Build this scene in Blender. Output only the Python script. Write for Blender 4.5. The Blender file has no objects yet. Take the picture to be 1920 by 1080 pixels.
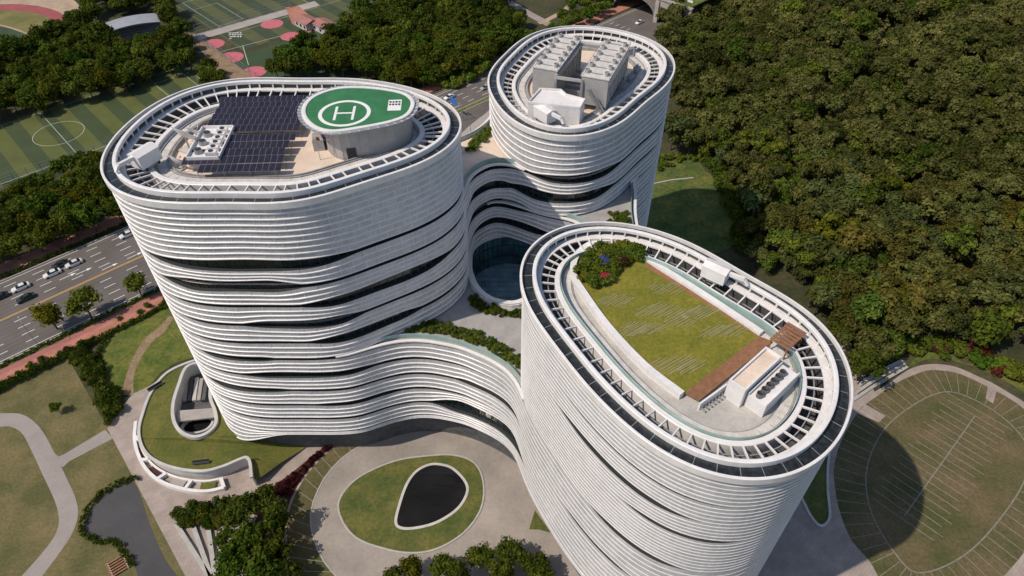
import bpy, math, random
import numpy as np
from mathutils import Vector
from mathutils.geometry import tessellate_polygon

random.seed(7)
RNG = np.random.default_rng(7)
SC = bpy.context.scene
COL = SC.collection
R = math.radians

# ------------------------------------------------------------------ camera, sky, sun, exposure
CAM_H, PITCH, FPX = 128.0, R(43.7), 1280.0          # height over the plaza, pitch below the horizon, focal length for a 1920 px wide frame
cam = bpy.data.cameras.new('camera')
cam.sensor_width = 36.0
cam.lens = 36.0 * FPX / 1920.0
cam.clip_start, cam.clip_end = 1.0, 6000.0
cam_o = bpy.data.objects.new('camera', cam)
cam_o.location = (0, 0, CAM_H)
cam_o.rotation_euler = (math.pi / 2 - PITCH, 0, 0)
COL.objects.link(cam_o)
SC.camera = cam_o

SUN_EL = R(52.0)
SUN_DIR = Vector((-0.91, -0.41, 0)).normalized()     # where the sun stands (horizontal part)
world = bpy.data.worlds.new('World')
SC.world = world
world.use_nodes = True
wn = world.node_tree
bg = wn.nodes['Background']
sky = wn.nodes.new('ShaderNodeTexSky')
sky.sky_type = 'NISHITA'
sky.sun_disc = False
sky.sun_elevation = SUN_EL
sky.sun_rotation = math.atan2(SUN_DIR.x, SUN_DIR.y)
wn.links.new(sky.outputs[0], bg.inputs[0])
bg.inputs[1].default_value = 0.10
sl = bpy.data.lights.new('sun', 'SUN')
sl.energy = 3.4
sl.angle = R(0.6)
sl.color = (1.0, 0.885, 0.745)
so = bpy.data.objects.new('sun', sl)
sv = Vector((SUN_DIR.x * math.cos(SUN_EL), SUN_DIR.y * math.cos(SUN_EL), math.sin(SUN_EL)))
so.rotation_euler = (-sv).to_track_quat('-Z', 'Y').to_euler()
so.location = (-100, -40, 300)
COL.objects.link(so)
SC.view_settings.view_transform = 'Standard'
SC.view_settings.look = 'None'
SC.view_settings.exposure = 0.10
SC.view_settings.gamma = 1.0
SC.view_settings.use_curve_mapping = False

# ------------------------------------------------------------------ helpers
_c, _s = math.cos(PITCH), math.sin(PITCH)
def at(px, py, z=0.0):
    """survey point: where the sight line through a photograph pixel meets height z"""
    x = (px - 960) / FPX; u = (540 - py) / FPX
    d = (CAM_H - z) / (_s - _c * u)
    return (x * d, (_c + _s * u) * d)
def ats(pts, z=0.0): return [at(p[0], p[1], z) for p in pts]
# the avenue's own frame: s along it, t across it (positive away from the towers)
AX = np.array([-119.0, 134.4]); UA = np.array([math.cos(R(43.6)), math.sin(R(43.6))]); NA = np.array([-UA[1], UA[0]])
def st(s, t): q = AX + UA * s + NA * t; return (float(q[0]), float(q[1]))
def sstep(x, a=0.0, b=1.0):
    t = np.clip((x - a) / (b - a), 0, 1); return t * t * (3 - 2 * t)
def hill(x, y):
    """ground height: the wooded slope to the right of the towers"""
    x = np.asarray(x, float); y = np.asarray(y, float)
    d = (x - 55) * 0.80 + (y - 165) * 0.42
    t = (x - AX[0]) * NA[0] + (y - AX[1]) * NA[1]
    return 13.0 * sstep(-t, 24, 60) * sstep(d, 8, 150) * sstep(x, 45, 90) * sstep(y, 92, 140)

def tag(o, label=None, cat=None, group=None, kind=None):
    if label: o['label'] = label
    if cat: o['category'] = cat
    if group: o['group'] = group
    if kind: o['kind'] = kind
    return o
def empty(name, loc=(0, 0, 0), rz=0.0, label=None, cat=None, group=None):
    o = bpy.data.objects.new(name, None); o.location = loc; o.rotation_euler = (0, 0, rz)
    o.empty_display_size = 0.5
    COL.objects.link(o); return tag(o, label, cat, group)
def link(name, me, parent=None, loc=None, rot=None, scale=None):
    o = bpy.data.objects.new(name, me); COL.objects.link(o)
    if parent is not None: o.parent = parent
    if loc is not None: o.location = loc
    if rot is not None: o.rotation_euler = rot
    if scale is not None: o.scale = scale
    return o
def copy_tree(o, parent=None):
    c = o.copy(); COL.objects.link(c); c.parent = parent
    for ch in list(o.children): copy_tree(ch, c)
    return c

class MB:
    def __init__(self): self.v = []; self.f = []; self.m = []
    def add(self, vs, fs, mi=0):
        n = len(self.v); self.v.extend(vs); self.f.extend([tuple(i + n for i in f) for f in fs]); self.m.extend([mi] * len(fs)); return self
    def box(self, cx, cy, cz, sx, sy, sz, rz=0.0, mi=0):
        c, s = math.cos(rz), math.sin(rz); vs = []
        for z in (-1, 1):
            for a, b in ((-1, -1), (1, -1), (1, 1), (-1, 1)):
                x, y = a * sx / 2, b * sy / 2
                vs.append((cx + x * c - y * s, cy + x * s + y * c, cz + z * sz / 2))
        return self.add(vs, [(3, 2, 1, 0), (4, 5, 6, 7), (0, 1, 5, 4), (1, 2, 6, 5), (2, 3, 7, 6), (3, 0, 4, 7)], mi)
    def beam(self, p, q, w, h, mi=0):
        p = Vector(p); q = Vector(q); d = (q - p)
        if d.length < 1e-6: return self
        d.normalize(); up = Vector((0, 0, 1)) if abs(d.z) < 0.95 else Vector((1, 0, 0))
        a = d.cross(up).normalized() * (w / 2); b = a.cross(d).normalized() * (h / 2)
        vs = [tuple(o + sa * a + sb * b) for o in (p, q) for sa, sb in ((-1, -1), (1, -1), (1, 1), (-1, 1))]
        return self.add(vs, [(3, 2, 1, 0), (4, 5, 6, 7), (0, 1, 5, 4), (1, 2, 6, 5), (2, 3, 7, 6), (3, 0, 4, 7)], mi)
    def prism(self, poly, z0, z1, mi=0, mi_side=None, bottom=False):
        n = len(poly); a = sum(poly[i][0] * poly[(i + 1) % n][1] - poly[(i + 1) % n][0] * poly[i][1] for i in range(n))
        if a < 0: poly = poly[::-1]
        ms = mi if mi_side is None else mi_side
        vs = [(x, y, z0) for x, y in poly] + [(x, y, z1) for x, y in poly]
        self.add(vs, [(i, (i + 1) % n, n + (i + 1) % n, n + i) for i in range(n)], ms)
        tri = tessellate_polygon([[Vector((x, y, 0)) for x, y in poly]])
        b = len(self.v)
        fs = [fix(t, poly) for t in tri]
        self.add([(x, y, z1) for x, y in poly], fs, mi)
        if bottom: self.add([(x, y, z0) for x, y in poly], [f[::-1] for f in fs], ms)
        return self
    def sheet(self, poly, z, mi=0, holes=()):
        loops = [list(poly)] + [list(h) for h in holes]
        flat = [p for l in loops for p in l]
        tri = tessellate_polygon([[Vector((x, y, 0)) for x, y in l] for l in loops])
        return self.add([(x, y, z) for x, y in flat], [fix(t, flat) for t in tri], mi)
    def cyl(self, cx, cy, z0, z1, r0, r1=None, n=12, mi=0, cap=True):
        r1 = r0 if r1 is None else r1
        vs = [(cx + r * math.cos(2 * math.pi * i / n), cy + r * math.sin(2 * math.pi * i / n), z) for r, z in ((r0, z0), (r1, z1)) for i in range(n)]
        fs = [(i, (i + 1) % n, n + (i + 1) % n, n + i) for i in range(n)]
        if cap: fs += [tuple(range(n, 2 * n)), tuple(range(n - 1, -1, -1))]
        return self.add(vs, fs, mi)
    def strip(self, A, B, z, mi=0, closed=False):
        n = len(A); za = z if np.ndim(z) else [z] * n
        vs = [(p[0], p[1], za[i]) for i, p in enumerate(A)] + [(p[0], p[1], za[i]) for i, p in enumerate(B)]
        m = n if closed else n - 1
        return self.add(vs, [(i, n + i, n + (i + 1) % n, (i + 1) % n) for i in range(m)], mi)
    def build(self, name, mats, parent=None, smooth=False, loc=None):
        me = bpy.data.meshes.new(name); me.from_pydata(self.v, [], self.f)
        for m in (mats if isinstance(mats, (list, tuple)) else [mats]): me.materials.append(m)
        if any(self.m): me.polygons.foreach_set('material_index', self.m)
        if smooth: me.polygons.foreach_set('use_smooth', [True] * len(self.f))
        me.update()
        return link(name, me, parent, loc)
def fix(t, pts):
    a, b, c = (pts[i] for i in t)
    return tuple(t) if (b[0] - a[0]) * (c[1] - a[1]) - (b[1] - a[1]) * (c[0] - a[0]) > 0 else tuple(t[::-1])

def smooth_closed(pts, n=8):
    """closed Catmull-Rom through points"""
    P = np.array(pts, float); N = len(P); out = []
    for i in range(N):
        p0, p1, p2, p3 = P[i - 1], P[i], P[(i + 1) % N], P[(i + 2) % N]
        for k in range(n):
            t = k / n
            out.append(0.5 * ((2 * p1) + (-p0 + p2) * t + (2 * p0 - 5 * p1 + 4 * p2 - p3) * t * t + (-p0 + 3 * p1 - 3 * p2 + p3) * t ** 3))
    return [tuple(p) for p in out]
def smooth_open(pts, n=8):
    P = np.array(pts, float); P = np.vstack([2 * P[0] - P[1], P, 2 * P[-1] - P[-2]]); out = []
    for i in range(1, len(P) - 2):
        p0, p1, p2, p3 = P[i - 1], P[i], P[i + 1], P[i + 2]
        for k in range(n):
            t = k / n
            out.append(0.5 * ((2 * p1) + (-p0 + p2) * t + (2 * p0 - 5 * p1 + 4 * p2 - p3) * t * t + (-p0 + 3 * p1 - 3 * p2 + p3) * t ** 3))
    out.append(P[-2]); return [tuple(p) for p in out]
def resample(pts, ds, closed=True):
    P = np.array(pts, float)
    if closed: P = np.vstack([P, P[:1]])
    L = np.concatenate([[0], np.cumsum(np.hypot(*np.diff(P, axis=0).T))])
    n = max(4, int(round(L[-1] / ds)))
    q = np.linspace(0, L[-1], n + 1)
    out = np.stack([np.interp(q, L, P[:, k]) for k in range(2)], 1)
    return out[:-1] if closed else out
def normals(P, closed=True):
    if closed: T = np.roll(P, -1, 0) - np.roll(P, 1, 0)
    else: T = np.gradient(P, axis=0)
    T /= np.maximum(np.hypot(T[:, 0], T[:, 1]), 1e-9)[:, None]
    return np.stack([T[:, 1], -T[:, 0]], 1)           # outward for a counter-clockwise loop
def offset(P, d, closed=True):
    """curve moved sideways by d (positive = to the right of travel / outward)"""
    P = np.array(P, float); return P + normals(P, closed) * d
def sweep(P, prof, name, mats, parent=None, mis=None, closed=True, smooth=False):
    """closed profile [(outward offset, z)] swept along a plan curve"""
    P = np.array(P, float); N = normals(P, closed); m = MB(); k = len(prof); n = len(P)
    vs = [(P[i, 0] + N[i, 0] * o, P[i, 1] + N[i, 1] * o, z) for i in range(n) for o, z in prof]
    m.v = vs
    for i in range(n if closed else n - 1):
        j = (i + 1) % n
        for a in range(k):
            b = (a + 1) % k
            m.f.append((i * k + a, j * k + a, j * k + b, i * k + b)); m.m.append(mis[a] if mis else 0)
    if not closed:
        m.f.append(tuple(range(k))); m.m.append(0); m.f.append(tuple(range((n - 1) * k + k - 1, (n - 1) * k - 1, -1))); m.m.append(0)
    return m.build(name, mats, parent, smooth)
def inside(poly, x, y):
    P = np.array(poly); x = np.asarray(x); y = np.asarray(y); r = np.zeros(x.shape, bool); n = len(P); j = n - 1
    for i in range(n):
        xi, yi = P[i]; xj, yj = P[j]
        c = ((yi > y) != (yj > y)) & (x < (xj - xi) * (y - yi) / (yj - yi + 1e-12) + xi)
        r ^= c; j = i
    return r

# ------------------------------------------------------------------ materials
def mat(name, col, rough=0.7, var=0.0, scale=0.5, metal=0.0, col2=None, detail=4.0, bump=0.0, bscale=20.0, spec=0.5, fine=0.0, fscale=12.0):
    m = bpy.data.materials.new(name); m.use_nodes = True; nt = m.node_tree; b = nt.nodes['Principled BSDF']
    b.inputs['Base Color'].default_value = (*col, 1); b.inputs['Roughness'].default_value = rough; b.inputs['Metallic'].default_value = metal
    b.inputs['Specular IOR Level'].default_value = spec
    if var > 0 or col2 or bump or fine:
        g = nt.nodes.new('ShaderNodeNewGeometry')
    if var > 0 or col2:
        n = nt.nodes.new('ShaderNodeTexNoise'); n.inputs['Scale'].default_value = scale; n.inputs['Detail'].default_value = detail; n.inputs['Roughness'].default_value = 0.62
        nt.links.new(g.outputs['Position'], n.inputs['Vector'])
        r = nt.nodes.new('ShaderNodeValToRGB')
        c2 = col2 or tuple(min(1, c * (1 + var)) for c in col); c1 = col if col2 else tuple(c * (1 - var) for c in col)
        r.color_ramp.elements[0].position = 0.36; r.color_ramp.elements[0].color = (*c1, 1)
        r.color_ramp.elements[1].position = 0.66; r.color_ramp.elements[1].color = (*c2, 1)
        nt.links.new(n.outputs['Fac'], r.inputs['Fac']); out = r.outputs['Color']
        if fine:
            n2 = nt.nodes.new('ShaderNodeTexNoise'); n2.inputs['Scale'].default_value = fscale; n2.inputs['Detail'].default_value = 3.0
            nt.links.new(g.outputs['Position'], n2.inputs['Vector'])
            mr = nt.nodes.new('ShaderNodeMapRange'); mr.inputs['From Min'].default_value = 0.3; mr.inputs['From Max'].default_value = 0.7
            mr.inputs['To Min'].default_value = 1 - fine; mr.inputs['To Max'].default_value = 1 + fine
            nt.links.new(n2.outputs['Fac'], mr.inputs['Value'])
            mx = nt.nodes.new('ShaderNodeMix'); mx.data_type = 'RGBA'; mx.blend_type = 'MULTIPLY'; mx.inputs['Factor'].default_value = 1
            nt.links.new(out, mx.inputs['A']); nt.links.new(mr.outputs['Result'], mx.inputs['B']); out = mx.outputs['Result']
        nt.links.new(out, b.inputs['Base Color'])
    if bump:
        n3 = nt.nodes.new('ShaderNodeTexNoise'); n3.inputs['Scale'].default_value = bscale; n3.inputs['Detail'].default_value = 4
        nt.links.new(g.outputs['Position'], n3.inputs['Vector'])
        bp = nt.nodes.new('ShaderNodeBump'); bp.inputs['Strength'].default_value = bump; bp.inputs['Distance'].default_value = 0.1
        nt.links.new(n3.outputs['Fac'], bp.inputs['Height']); nt.links.new(bp.outputs['Normal'], b.inputs['Normal'])
    return m
def stripe_mat(name, c1, c2, direction, period, origin=(0, 0), fine=0.15, rough=0.9):
    m = mat(name, c1, rough); nt = m.node_tree; b = nt.nodes['Principled BSDF']
    g = nt.nodes.new('ShaderNodeNewGeometry'); d = nt.nodes.new('ShaderNodeVectorMath'); d.operation = 'DOT_PRODUCT'
    d.inputs[1].default_value = (direction[0], direction[1], 0); nt.links.new(g.outputs['Position'], d.inputs[0])
    a = nt.nodes.new('ShaderNodeMath'); a.operation = 'ADD'; a.inputs[1].default_value = 5000 - (origin[0] * direction[0] + origin[1] * direction[1])
    nt.links.new(d.outputs['Value'], a.inputs[0])
    pp = nt.nodes.new('ShaderNodeMath'); pp.operation = 'PINGPONG'; pp.inputs[1].default_value = period; nt.links.new(a.outputs[0], pp.inputs[0])
    n = nt.nodes.new('ShaderNodeTexNoise'); n.inputs['Scale'].default_value = 0.8; nt.links.new(g.outputs['Position'], n.inputs['Vector'])
    ad = nt.nodes.new('ShaderNodeMath'); ad.operation = 'MULTIPLY_ADD'; ad.inputs[1].default_value = 0.5; nt.links.new(n.outputs['Fac'], ad.inputs[0]); nt.links.new(pp.outputs[0], ad.inputs[2])
    r = nt.nodes.new('ShaderNodeMapRange'); r.inputs['From Min'].default_value = period / 2 + 0.1; r.inputs['From Max'].default_value = period / 2 + 0.4
    nt.links.new(ad.outputs[0], r.inputs['Value'])
    mx = nt.nodes.new('ShaderNodeMix'); mx.data_type = 'RGBA'; mx.inputs['A'].default_value = (*c1, 1); mx.inputs['B'].default_value = (*c2, 1)
    nt.links.new(r.outputs['Result'], mx.inputs['Factor'])
    n2 = nt.nodes.new('ShaderNodeTexNoise'); n2.inputs['Scale'].default_value = 0.15; n2.inputs['Detail'].default_value = 6; nt.links.new(g.outputs['Position'], n2.inputs['Vector'])
    mr = nt.nodes.new('ShaderNodeMapRange'); mr.inputs['From Min'].default_value = 0.3; mr.inputs['From Max'].default_value = 0.7
    mr.inputs['To Min'].default_value = 1 - fine; mr.inputs['To Max'].default_value = 1 + fine; nt.links.new(n2.outputs['Fac'], mr.inputs['Value'])
    mm = nt.nodes.new('ShaderNodeMix'); mm.data_type = 'RGBA'; mm.blend_type = 'MULTIPLY'; mm.inputs['Factor'].default_value = 1
    nt.links.new(mx.outputs['Result'], mm.inputs['A']); nt.links.new(mr.outputs['Result'], mm.inputs['B']); nt.links.new(mm.outputs['Result'], b.inputs['Base Color'])
    return m
def brick_mat(name, c1, c2, mortar, sx, sy, rz=0.0, rough=0.85):
    m = mat(name, c1, rough); nt = m.node_tree; b = nt.nodes['Principled BSDF']
    g = nt.nodes.new('ShaderNodeNewGeometry'); mp = nt.nodes.new('ShaderNodeMapping'); mp.inputs['Rotation'].default_value = (0, 0, -rz)
    nt.links.new(g.outputs['Position'], mp.inputs['Vector'])
    t = nt.nodes.new('ShaderNodeTexBrick'); t.inputs['Color1'].default_value = (*c1, 1); t.inputs['Color2'].default_value = (*c2, 1); t.inputs['Mortar'].default_value = (*mortar, 1)
    t.inputs['Scale'].default_value = 1.0; t.inputs['Brick Width'].default_value = sx; t.inputs['Row Height'].default_value = sy; t.inputs['Mortar Size'].default_value = 0.025
    nt.links.new(mp.outputs['Vector'], t.inputs['Vector'])
    n2 = nt.nodes.new('ShaderNodeTexNoise'); n2.inputs['Scale'].default_value = 0.3; n2.inputs['Detail'].default_value = 6; nt.links.new(g.outputs['Position'], n2.inputs['Vector'])
    mr = nt.nodes.new('ShaderNodeMapRange'); mr.inputs['From Min'].default_value = 0.3; mr.inputs['From Max'].default_value = 0.7
    mr.inputs['To Min'].default_value = 0.82; mr.inputs['To Max'].default_value = 1.15; nt.links.new(n2.outputs['Fac'], mr.inputs['Value'])
    mm = nt.nodes.new('ShaderNodeMix'); mm.data_type = 'RGBA'; mm.blend_type = 'MULTIPLY'; mm.inputs['Factor'].default_value = 1
    nt.links.new(t.outputs['Color'], mm.inputs['A']); nt.links.new(mr.outputs['Result'], mm.inputs['B']); nt.links.new(mm.outputs['Result'], b.inputs['Base Color'])
    return m
def leaf_mat(name, c1, c2, trans=0.25):
    m = bpy.data.materials.new(name); m.use_nodes = True; nt = m.node_tree; nt.nodes.remove(nt.nodes['Principled BSDF'])
    out = nt.nodes['Material Output']
    at_ = nt.nodes.new('ShaderNodeAttribute'); at_.attribute_name = 'tint'
    oi = nt.nodes.new('ShaderNodeObjectInfo')
    mx = nt.nodes.new('ShaderNodeMix'); mx.data_type = 'RGBA'; mx.inputs['A'].default_value = (*c1, 1); mx.inputs['B'].default_value = (*c2, 1)
    sp = nt.nodes.new('ShaderNodeSeparateColor'); nt.links.new(at_.outputs['Color'], sp.inputs[0])
    nt.links.new(sp.outputs[0], mx.inputs['Factor'])
    m1 = nt.nodes.new('ShaderNodeMix'); m1.data_type = 'RGBA'; m1.blend_type = 'MULTIPLY'; m1.inputs['Factor'].default_value = 1
    nt.links.new(mx.outputs['Result'], m1.inputs['A']); nt.links.new(oi.outputs['Color'], m1.inputs['B'])
    m2 = nt.nodes.new('ShaderNodeVectorMath'); m2.operation = 'SCALE'
    nt.links.new(m1.outputs['Result'], m2.inputs[0]); nt.links.new(sp.outputs[1], m2.inputs['Scale'])
    df = nt.nodes.new('ShaderNodeBsdfDiffuse'); tr = nt.nodes.new('ShaderNodeBsdfTranslucent'); ms = nt.nodes.new('ShaderNodeMixShader'); ms.inputs[0].default_value = trans
    nt.links.new(m2.outputs[0], df.inputs[0]); nt.links.new(m2.outputs[0], tr.inputs[0])
    nt.links.new(df.outputs[0], ms.inputs[1]); nt.links.new(tr.outputs[0], ms.inputs[2]); nt.links.new(ms.outputs[0], out.inputs[0])
    return m

M = {}
M['white'] = mat('white_panel', (0.77, 0.75, 0.74), 0.42, 0.06, 0.35, fine=0.04, fscale=1.5)
def streak(m, amt=0.10):
    nt = m.node_tree; b = nt.nodes['Principled BSDF']; src = b.inputs['Base Color'].links[0].from_socket
    g = nt.nodes.new('ShaderNodeNewGeometry'); mp = nt.nodes.new('ShaderNodeMapping'); mp.inputs['Scale'].default_value = (1.3, 1.3, 0.09); nt.links.new(g.outputs['Position'], mp.inputs['Vector'])
    n = nt.nodes.new('ShaderNodeTexNoise'); n.inputs['Scale'].default_value = 1.0; n.inputs['Detail'].default_value = 5; nt.links.new(mp.outputs['Vector'], n.inputs['Vector'])
    r = nt.nodes.new('ShaderNodeMapRange'); r.inputs['From Min'].default_value = 0.35; r.inputs['From Max'].default_value = 0.62; r.inputs['To Min'].default_value = 1 - amt; r.inputs['To Max'].default_value = 1.0
    nt.links.new(n.outputs['Fac'], r.inputs['Value'])
    x = nt.nodes.new('ShaderNodeMix'); x.data_type = 'RGBA'; x.blend_type = 'MULTIPLY'; x.inputs['Factor'].default_value = 1
    nt.links.new(src, x.inputs['A']); nt.links.new(r.outputs['Result'], x.inputs['B']); nt.links.new(x.outputs['Result'], b.inputs['Base Color'])
streak(M['white'], 0.06)
M['panel'] = mat('grey_panel', (0.53, 0.53, 0.55), 0.36, 0.12, 0.5, metal=0.1, fine=0.08, fscale=3.0)
M['sill'] = mat('sill_dark', (0.03, 0.034, 0.036), 0.6)
M['glass'] = mat('dark_glass', (0.010, 0.020, 0.022), 0.10, 0.5, 0.6, spec=0.6)
M['glass_green'] = mat('court_glass', (0.055, 0.135, 0.155), 0.2, 0.5, 0.25, spec=0.5)
M['rail_glass'] = mat('railing_glass', (0.30, 0.42, 0.40), 0.15, 0.1, 0.5)
M['mull'] = mat('mullion', (0.035, 0.04, 0.045), 0.5)
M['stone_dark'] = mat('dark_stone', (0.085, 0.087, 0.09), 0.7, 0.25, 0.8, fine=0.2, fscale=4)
M['deck'] = mat('roof_deck', (0.70, 0.57, 0.46), 0.8, 0.10, 0.25, fine=0.06, fscale=3)
M['deck_grey'] = mat('roof_deck_grey', (0.44, 0.42, 0.39), 0.8, 0.12, 0.4, fine=0.08, fscale=3)
M['track'] = mat('roof_track', (0.30, 0.295, 0.29), 0.7, 0.18, 0.9, fine=0.1, fscale=5)
M['track2'] = mat('roof_track_paver', (0.58, 0.55, 0.52), 0.75, 0.12, 0.9, fine=0.08, fscale=5)
M['steel'] = mat('galvanised', (0.36, 0.37, 0.38), 0.45, 0.15, 1.2, metal=0.4)
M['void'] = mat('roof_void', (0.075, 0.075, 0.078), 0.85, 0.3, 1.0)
M['gutter'] = mat('gutter_glass', (0.022, 0.026, 0.028), 0.3, 0.5, 1.5, spec=0.5)
M['heli'] = mat('helipad_green', (0.030, 0.165, 0.062), 0.75, 0.16, 0.35, fine=0.08, fscale=4)
M['paint'] = mat('white_paint', (0.78, 0.78, 0.76), 0.6, 0.05, 2.0)
M['drum'] = mat('drum_cladding', (0.42, 0.41, 0.40), 0.5, 0.08, 0.9, metal=0.2)
M['pv'] = mat('solar_cell', (0.022, 0.020, 0.034), 0.30, 0.30, 1.3, spec=0.35)
M['pvf'] = mat('solar_frame', (0.16, 0.155, 0.17), 0.5, metal=0.2)
M['wood'] = mat('deck_board', (0.26, 0.125, 0.062), 0.75, 0.16, 1.4, fine=0.12, fscale=7)
M['rooflawn'] = mat('roof_lawn', (0.14, 0.145, 0.012), 0.95, 0.0, 0.16, col2=(0.21, 0.185, 0.020), fine=0.22, fscale=2.2, bump=0.4, bscale=5)
M['lawn'] = mat('lawn', (0.055, 0.080, 0.014), 0.95, 0.0, 0.22, col2=(0.130, 0.122, 0.030), fine=0.22, fscale=1.6, bump=0.4, bscale=4)
M['lawn_dry'] = mat('dry_lawn', (0.085, 0.086, 0.026), 0.95, 0.0, 0.13, col2=(0.175, 0.138, 0.060), fine=0.2, fscale=1.8, bump=0.4, bscale=4)
M['lawn_oval'] = mat('worn_lawn', (0.066, 0.072, 0.020), 0.95, 0.0, 0.10, col2=(0.150, 0.108, 0.055), fine=0.18, fscale=1.6, bump=0.4, bscale=4)
M['mead'] = mat('meadow', (0.060, 0.095, 0.010), 0.95, 0.0, 0.16, col2=(0.155, 0.150, 0.026), fine=0.3, fscale=1.1, bump=0.5, bscale=3)
M['greenroof'] = mat('garden_roof', (0.078, 0.096, 0.014), 0.95, 0.0, 0.15, col2=(0.140, 0.128, 0.026), fine=0.2, fscale=2.0, bump=0.4, bscale=4)
M['floor'] = mat('woodland_floor', (0.030, 0.036, 0.012), 0.95, 0.0, 0.05, col2=(0.070, 0.062, 0.026), fine=0.3, fscale=0.7)
M['dirt'] = mat('dirt', (0.20, 0.135, 0.078), 0.95, 0.0, 0.4, col2=(0.30, 0.21, 0.13), fine=0.2, fscale=2)
M['asphalt'] = stripe_mat('asphalt', (0.128, 0.112, 0.101), (0.112, 0.099, 0.090), tuple(NA), 0.8, (0, 0), 0.16, 0.85)
M['asphalt_dark'] = mat('asphalt_dark', (0.062, 0.062, 0.066), 0.85, 0.14, 0.1, fine=0.08, fscale=1.5)
M['conc'] = mat('concrete', (0.36, 0.325, 0.30), 0.85, 0.10, 0.2, fine=0.07, fscale=2)
M['path'] = mat('path_concrete', (0.30, 0.265, 0.245), 0.85, 0.08, 0.15, fine=0.06, fscale=2)
M['plaza'] = brick_mat('plaza_paving', (0.36, 0.30, 0.265), (0.325, 0.27, 0.235), (0.26, 0.21, 0.18), 1.2, 0.6, R(43.6))
M['ring'] = mat('ring_paving', (0.30, 0.265, 0.235), 0.85, 0.16, 0.10, fine=0.07, fscale=1.5)
M['redwalk'] = brick_mat('red_paving', (0.40, 0.155, 0.105), (0.46, 0.20, 0.135), (0.30, 0.16, 0.12), 0.9, 0.45, R(43.6))
M['pinkwalk'] = mat('cycle_lane', (0.34, 0.13, 0.12), 0.85, 0.1, 0.3, fine=0.06)
M['bayline'] = mat('bay_line', (0.215, 0.20, 0.16), 0.85, 0.15, 0.8)
M['kerb'] = mat('kerb_stone', (0.40, 0.385, 0.36), 0.8, 0.1, 0.8)
M['yellow'] = mat('yellow_paint', (0.62, 0.36, 0.08), 0.7, 0.15, 1.5)
M['pitch_w'] = mat('pitch_line', (0.50, 0.52, 0.45), 0.8)
M['pitch1'] = stripe_mat('pitch_turf', (0.042, 0.062, 0.020), (0.088, 0.102, 0.022), tuple(UA), 5.4, st(24, 0))
M['pitch2'] = stripe_mat('pitch_turf_far', (0.040, 0.058, 0.026), (0.082, 0.090, 0.034), tuple(UA), 6.0, st(80, 0))
M['pitch3'] = mat('softball_turf', (0.036, 0.066, 0.026), 0.9, 0.18, 0.06, fine=0.08)
M['trackred'] = mat('running_track', (0.30, 0.075, 0.075), 0.85, 0.12, 0.15)
M['clay'] = mat('pink_clay', (0.50, 0.13, 0.16), 0.85, 0.10, 0.4)
M['sand'] = mat('sand', (0.40, 0.30, 0.21), 0.9, 0.15, 0.15)
M['redplant'] = mat('plant_bed', (0.060, 0.022, 0.018), 0.95, 0.3, 0.8)
M['water'] = mat('pond_water', (0.012, 0.012, 0.013), 0.08, 0.3, 0.1, spec=0.3)
M['pinkroof'] = mat('pink_roof', (0.33, 0.14, 0.12), 0.7, 0.12, 0.4)
M['roofmetal'] = mat('metal_roof', (0.42, 0.42, 0.44), 0.4, 0.08, 0.3, metal=0.3)
M['retain'] = mat('retaining_wall', (0.50, 0.48, 0.46), 0.7, 0.10, 0.4)
M['blue'] = mat('blue_fabric', (0.03, 0.045, 0.17), 0.6, 0.15, 1.0)
M['red'] = mat('red_fabric', (0.24, 0.018, 0.022), 0.6, 0.15, 1.0)
M['signblue'] = mat('sign_blue', (0.03, 0.14, 0.50), 0.5)
M['black'] = mat('black_rubber', (0.012, 0.012, 0.013), 0.7)
M['green_metal'] = mat('green_metal', (0.05, 0.16, 0.09), 0.6)
M['bark'] = mat('bark', (0.085, 0.060, 0.042), 0.9, 0.25, 2.0)
M['leaf_pine'] = leaf_mat('pine_needles', (0.070, 0.088, 0.020), (0.172, 0.168, 0.052), 0.30)
M['leaf'] = leaf_mat('leaves', (0.056, 0.096, 0.014), (0.165, 0.190, 0.030), 0.32)
M['leaf_red'] = leaf_mat('red_leaves', (0.045, 0.012, 0.014), (0.115, 0.030, 0.030), 0.2)

# ------------------------------------------------------------------ ground
def flat(name, poly, z, material, parent=None, holes=(), kind='structure'):
    o = MB().sheet(poly, z, 0, holes).build(name, material, parent)
    if parent is None and kind: o['kind'] = kind
    return o
gx = np.unique(np.concatenate([[-3000, -1500, -800, -500, -300, -200, -100, 0, 40], np.arange(44, 420, 8), [500, 700, 1000, 1800, 3000]]))
gy = np.unique(np.concatenate([[-1500, -600, -200, 0, 60, 88], np.arange(90, 420, 8), [460, 520, 700, 1000, 2000, 4000]]))
GX, GY = np.meshgrid(gx, gy)
GZ = hill(GX, GY) - 0.06
m = MB(); m.v = list(zip(GX.ravel().tolist(), GY.ravel().tolist(), GZ.ravel().tolist())); nx = len(gx)
m.f = [(j * nx + i, j * nx + i + 1, (j + 1) * nx + i + 1, (j + 1) * nx + i) for j in range(len(gy) - 1) for i in range(nx - 1)]; m.m = [0] * len(m.f)
m.build('ground', M['floor'])['kind'] = 'structure'

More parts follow.
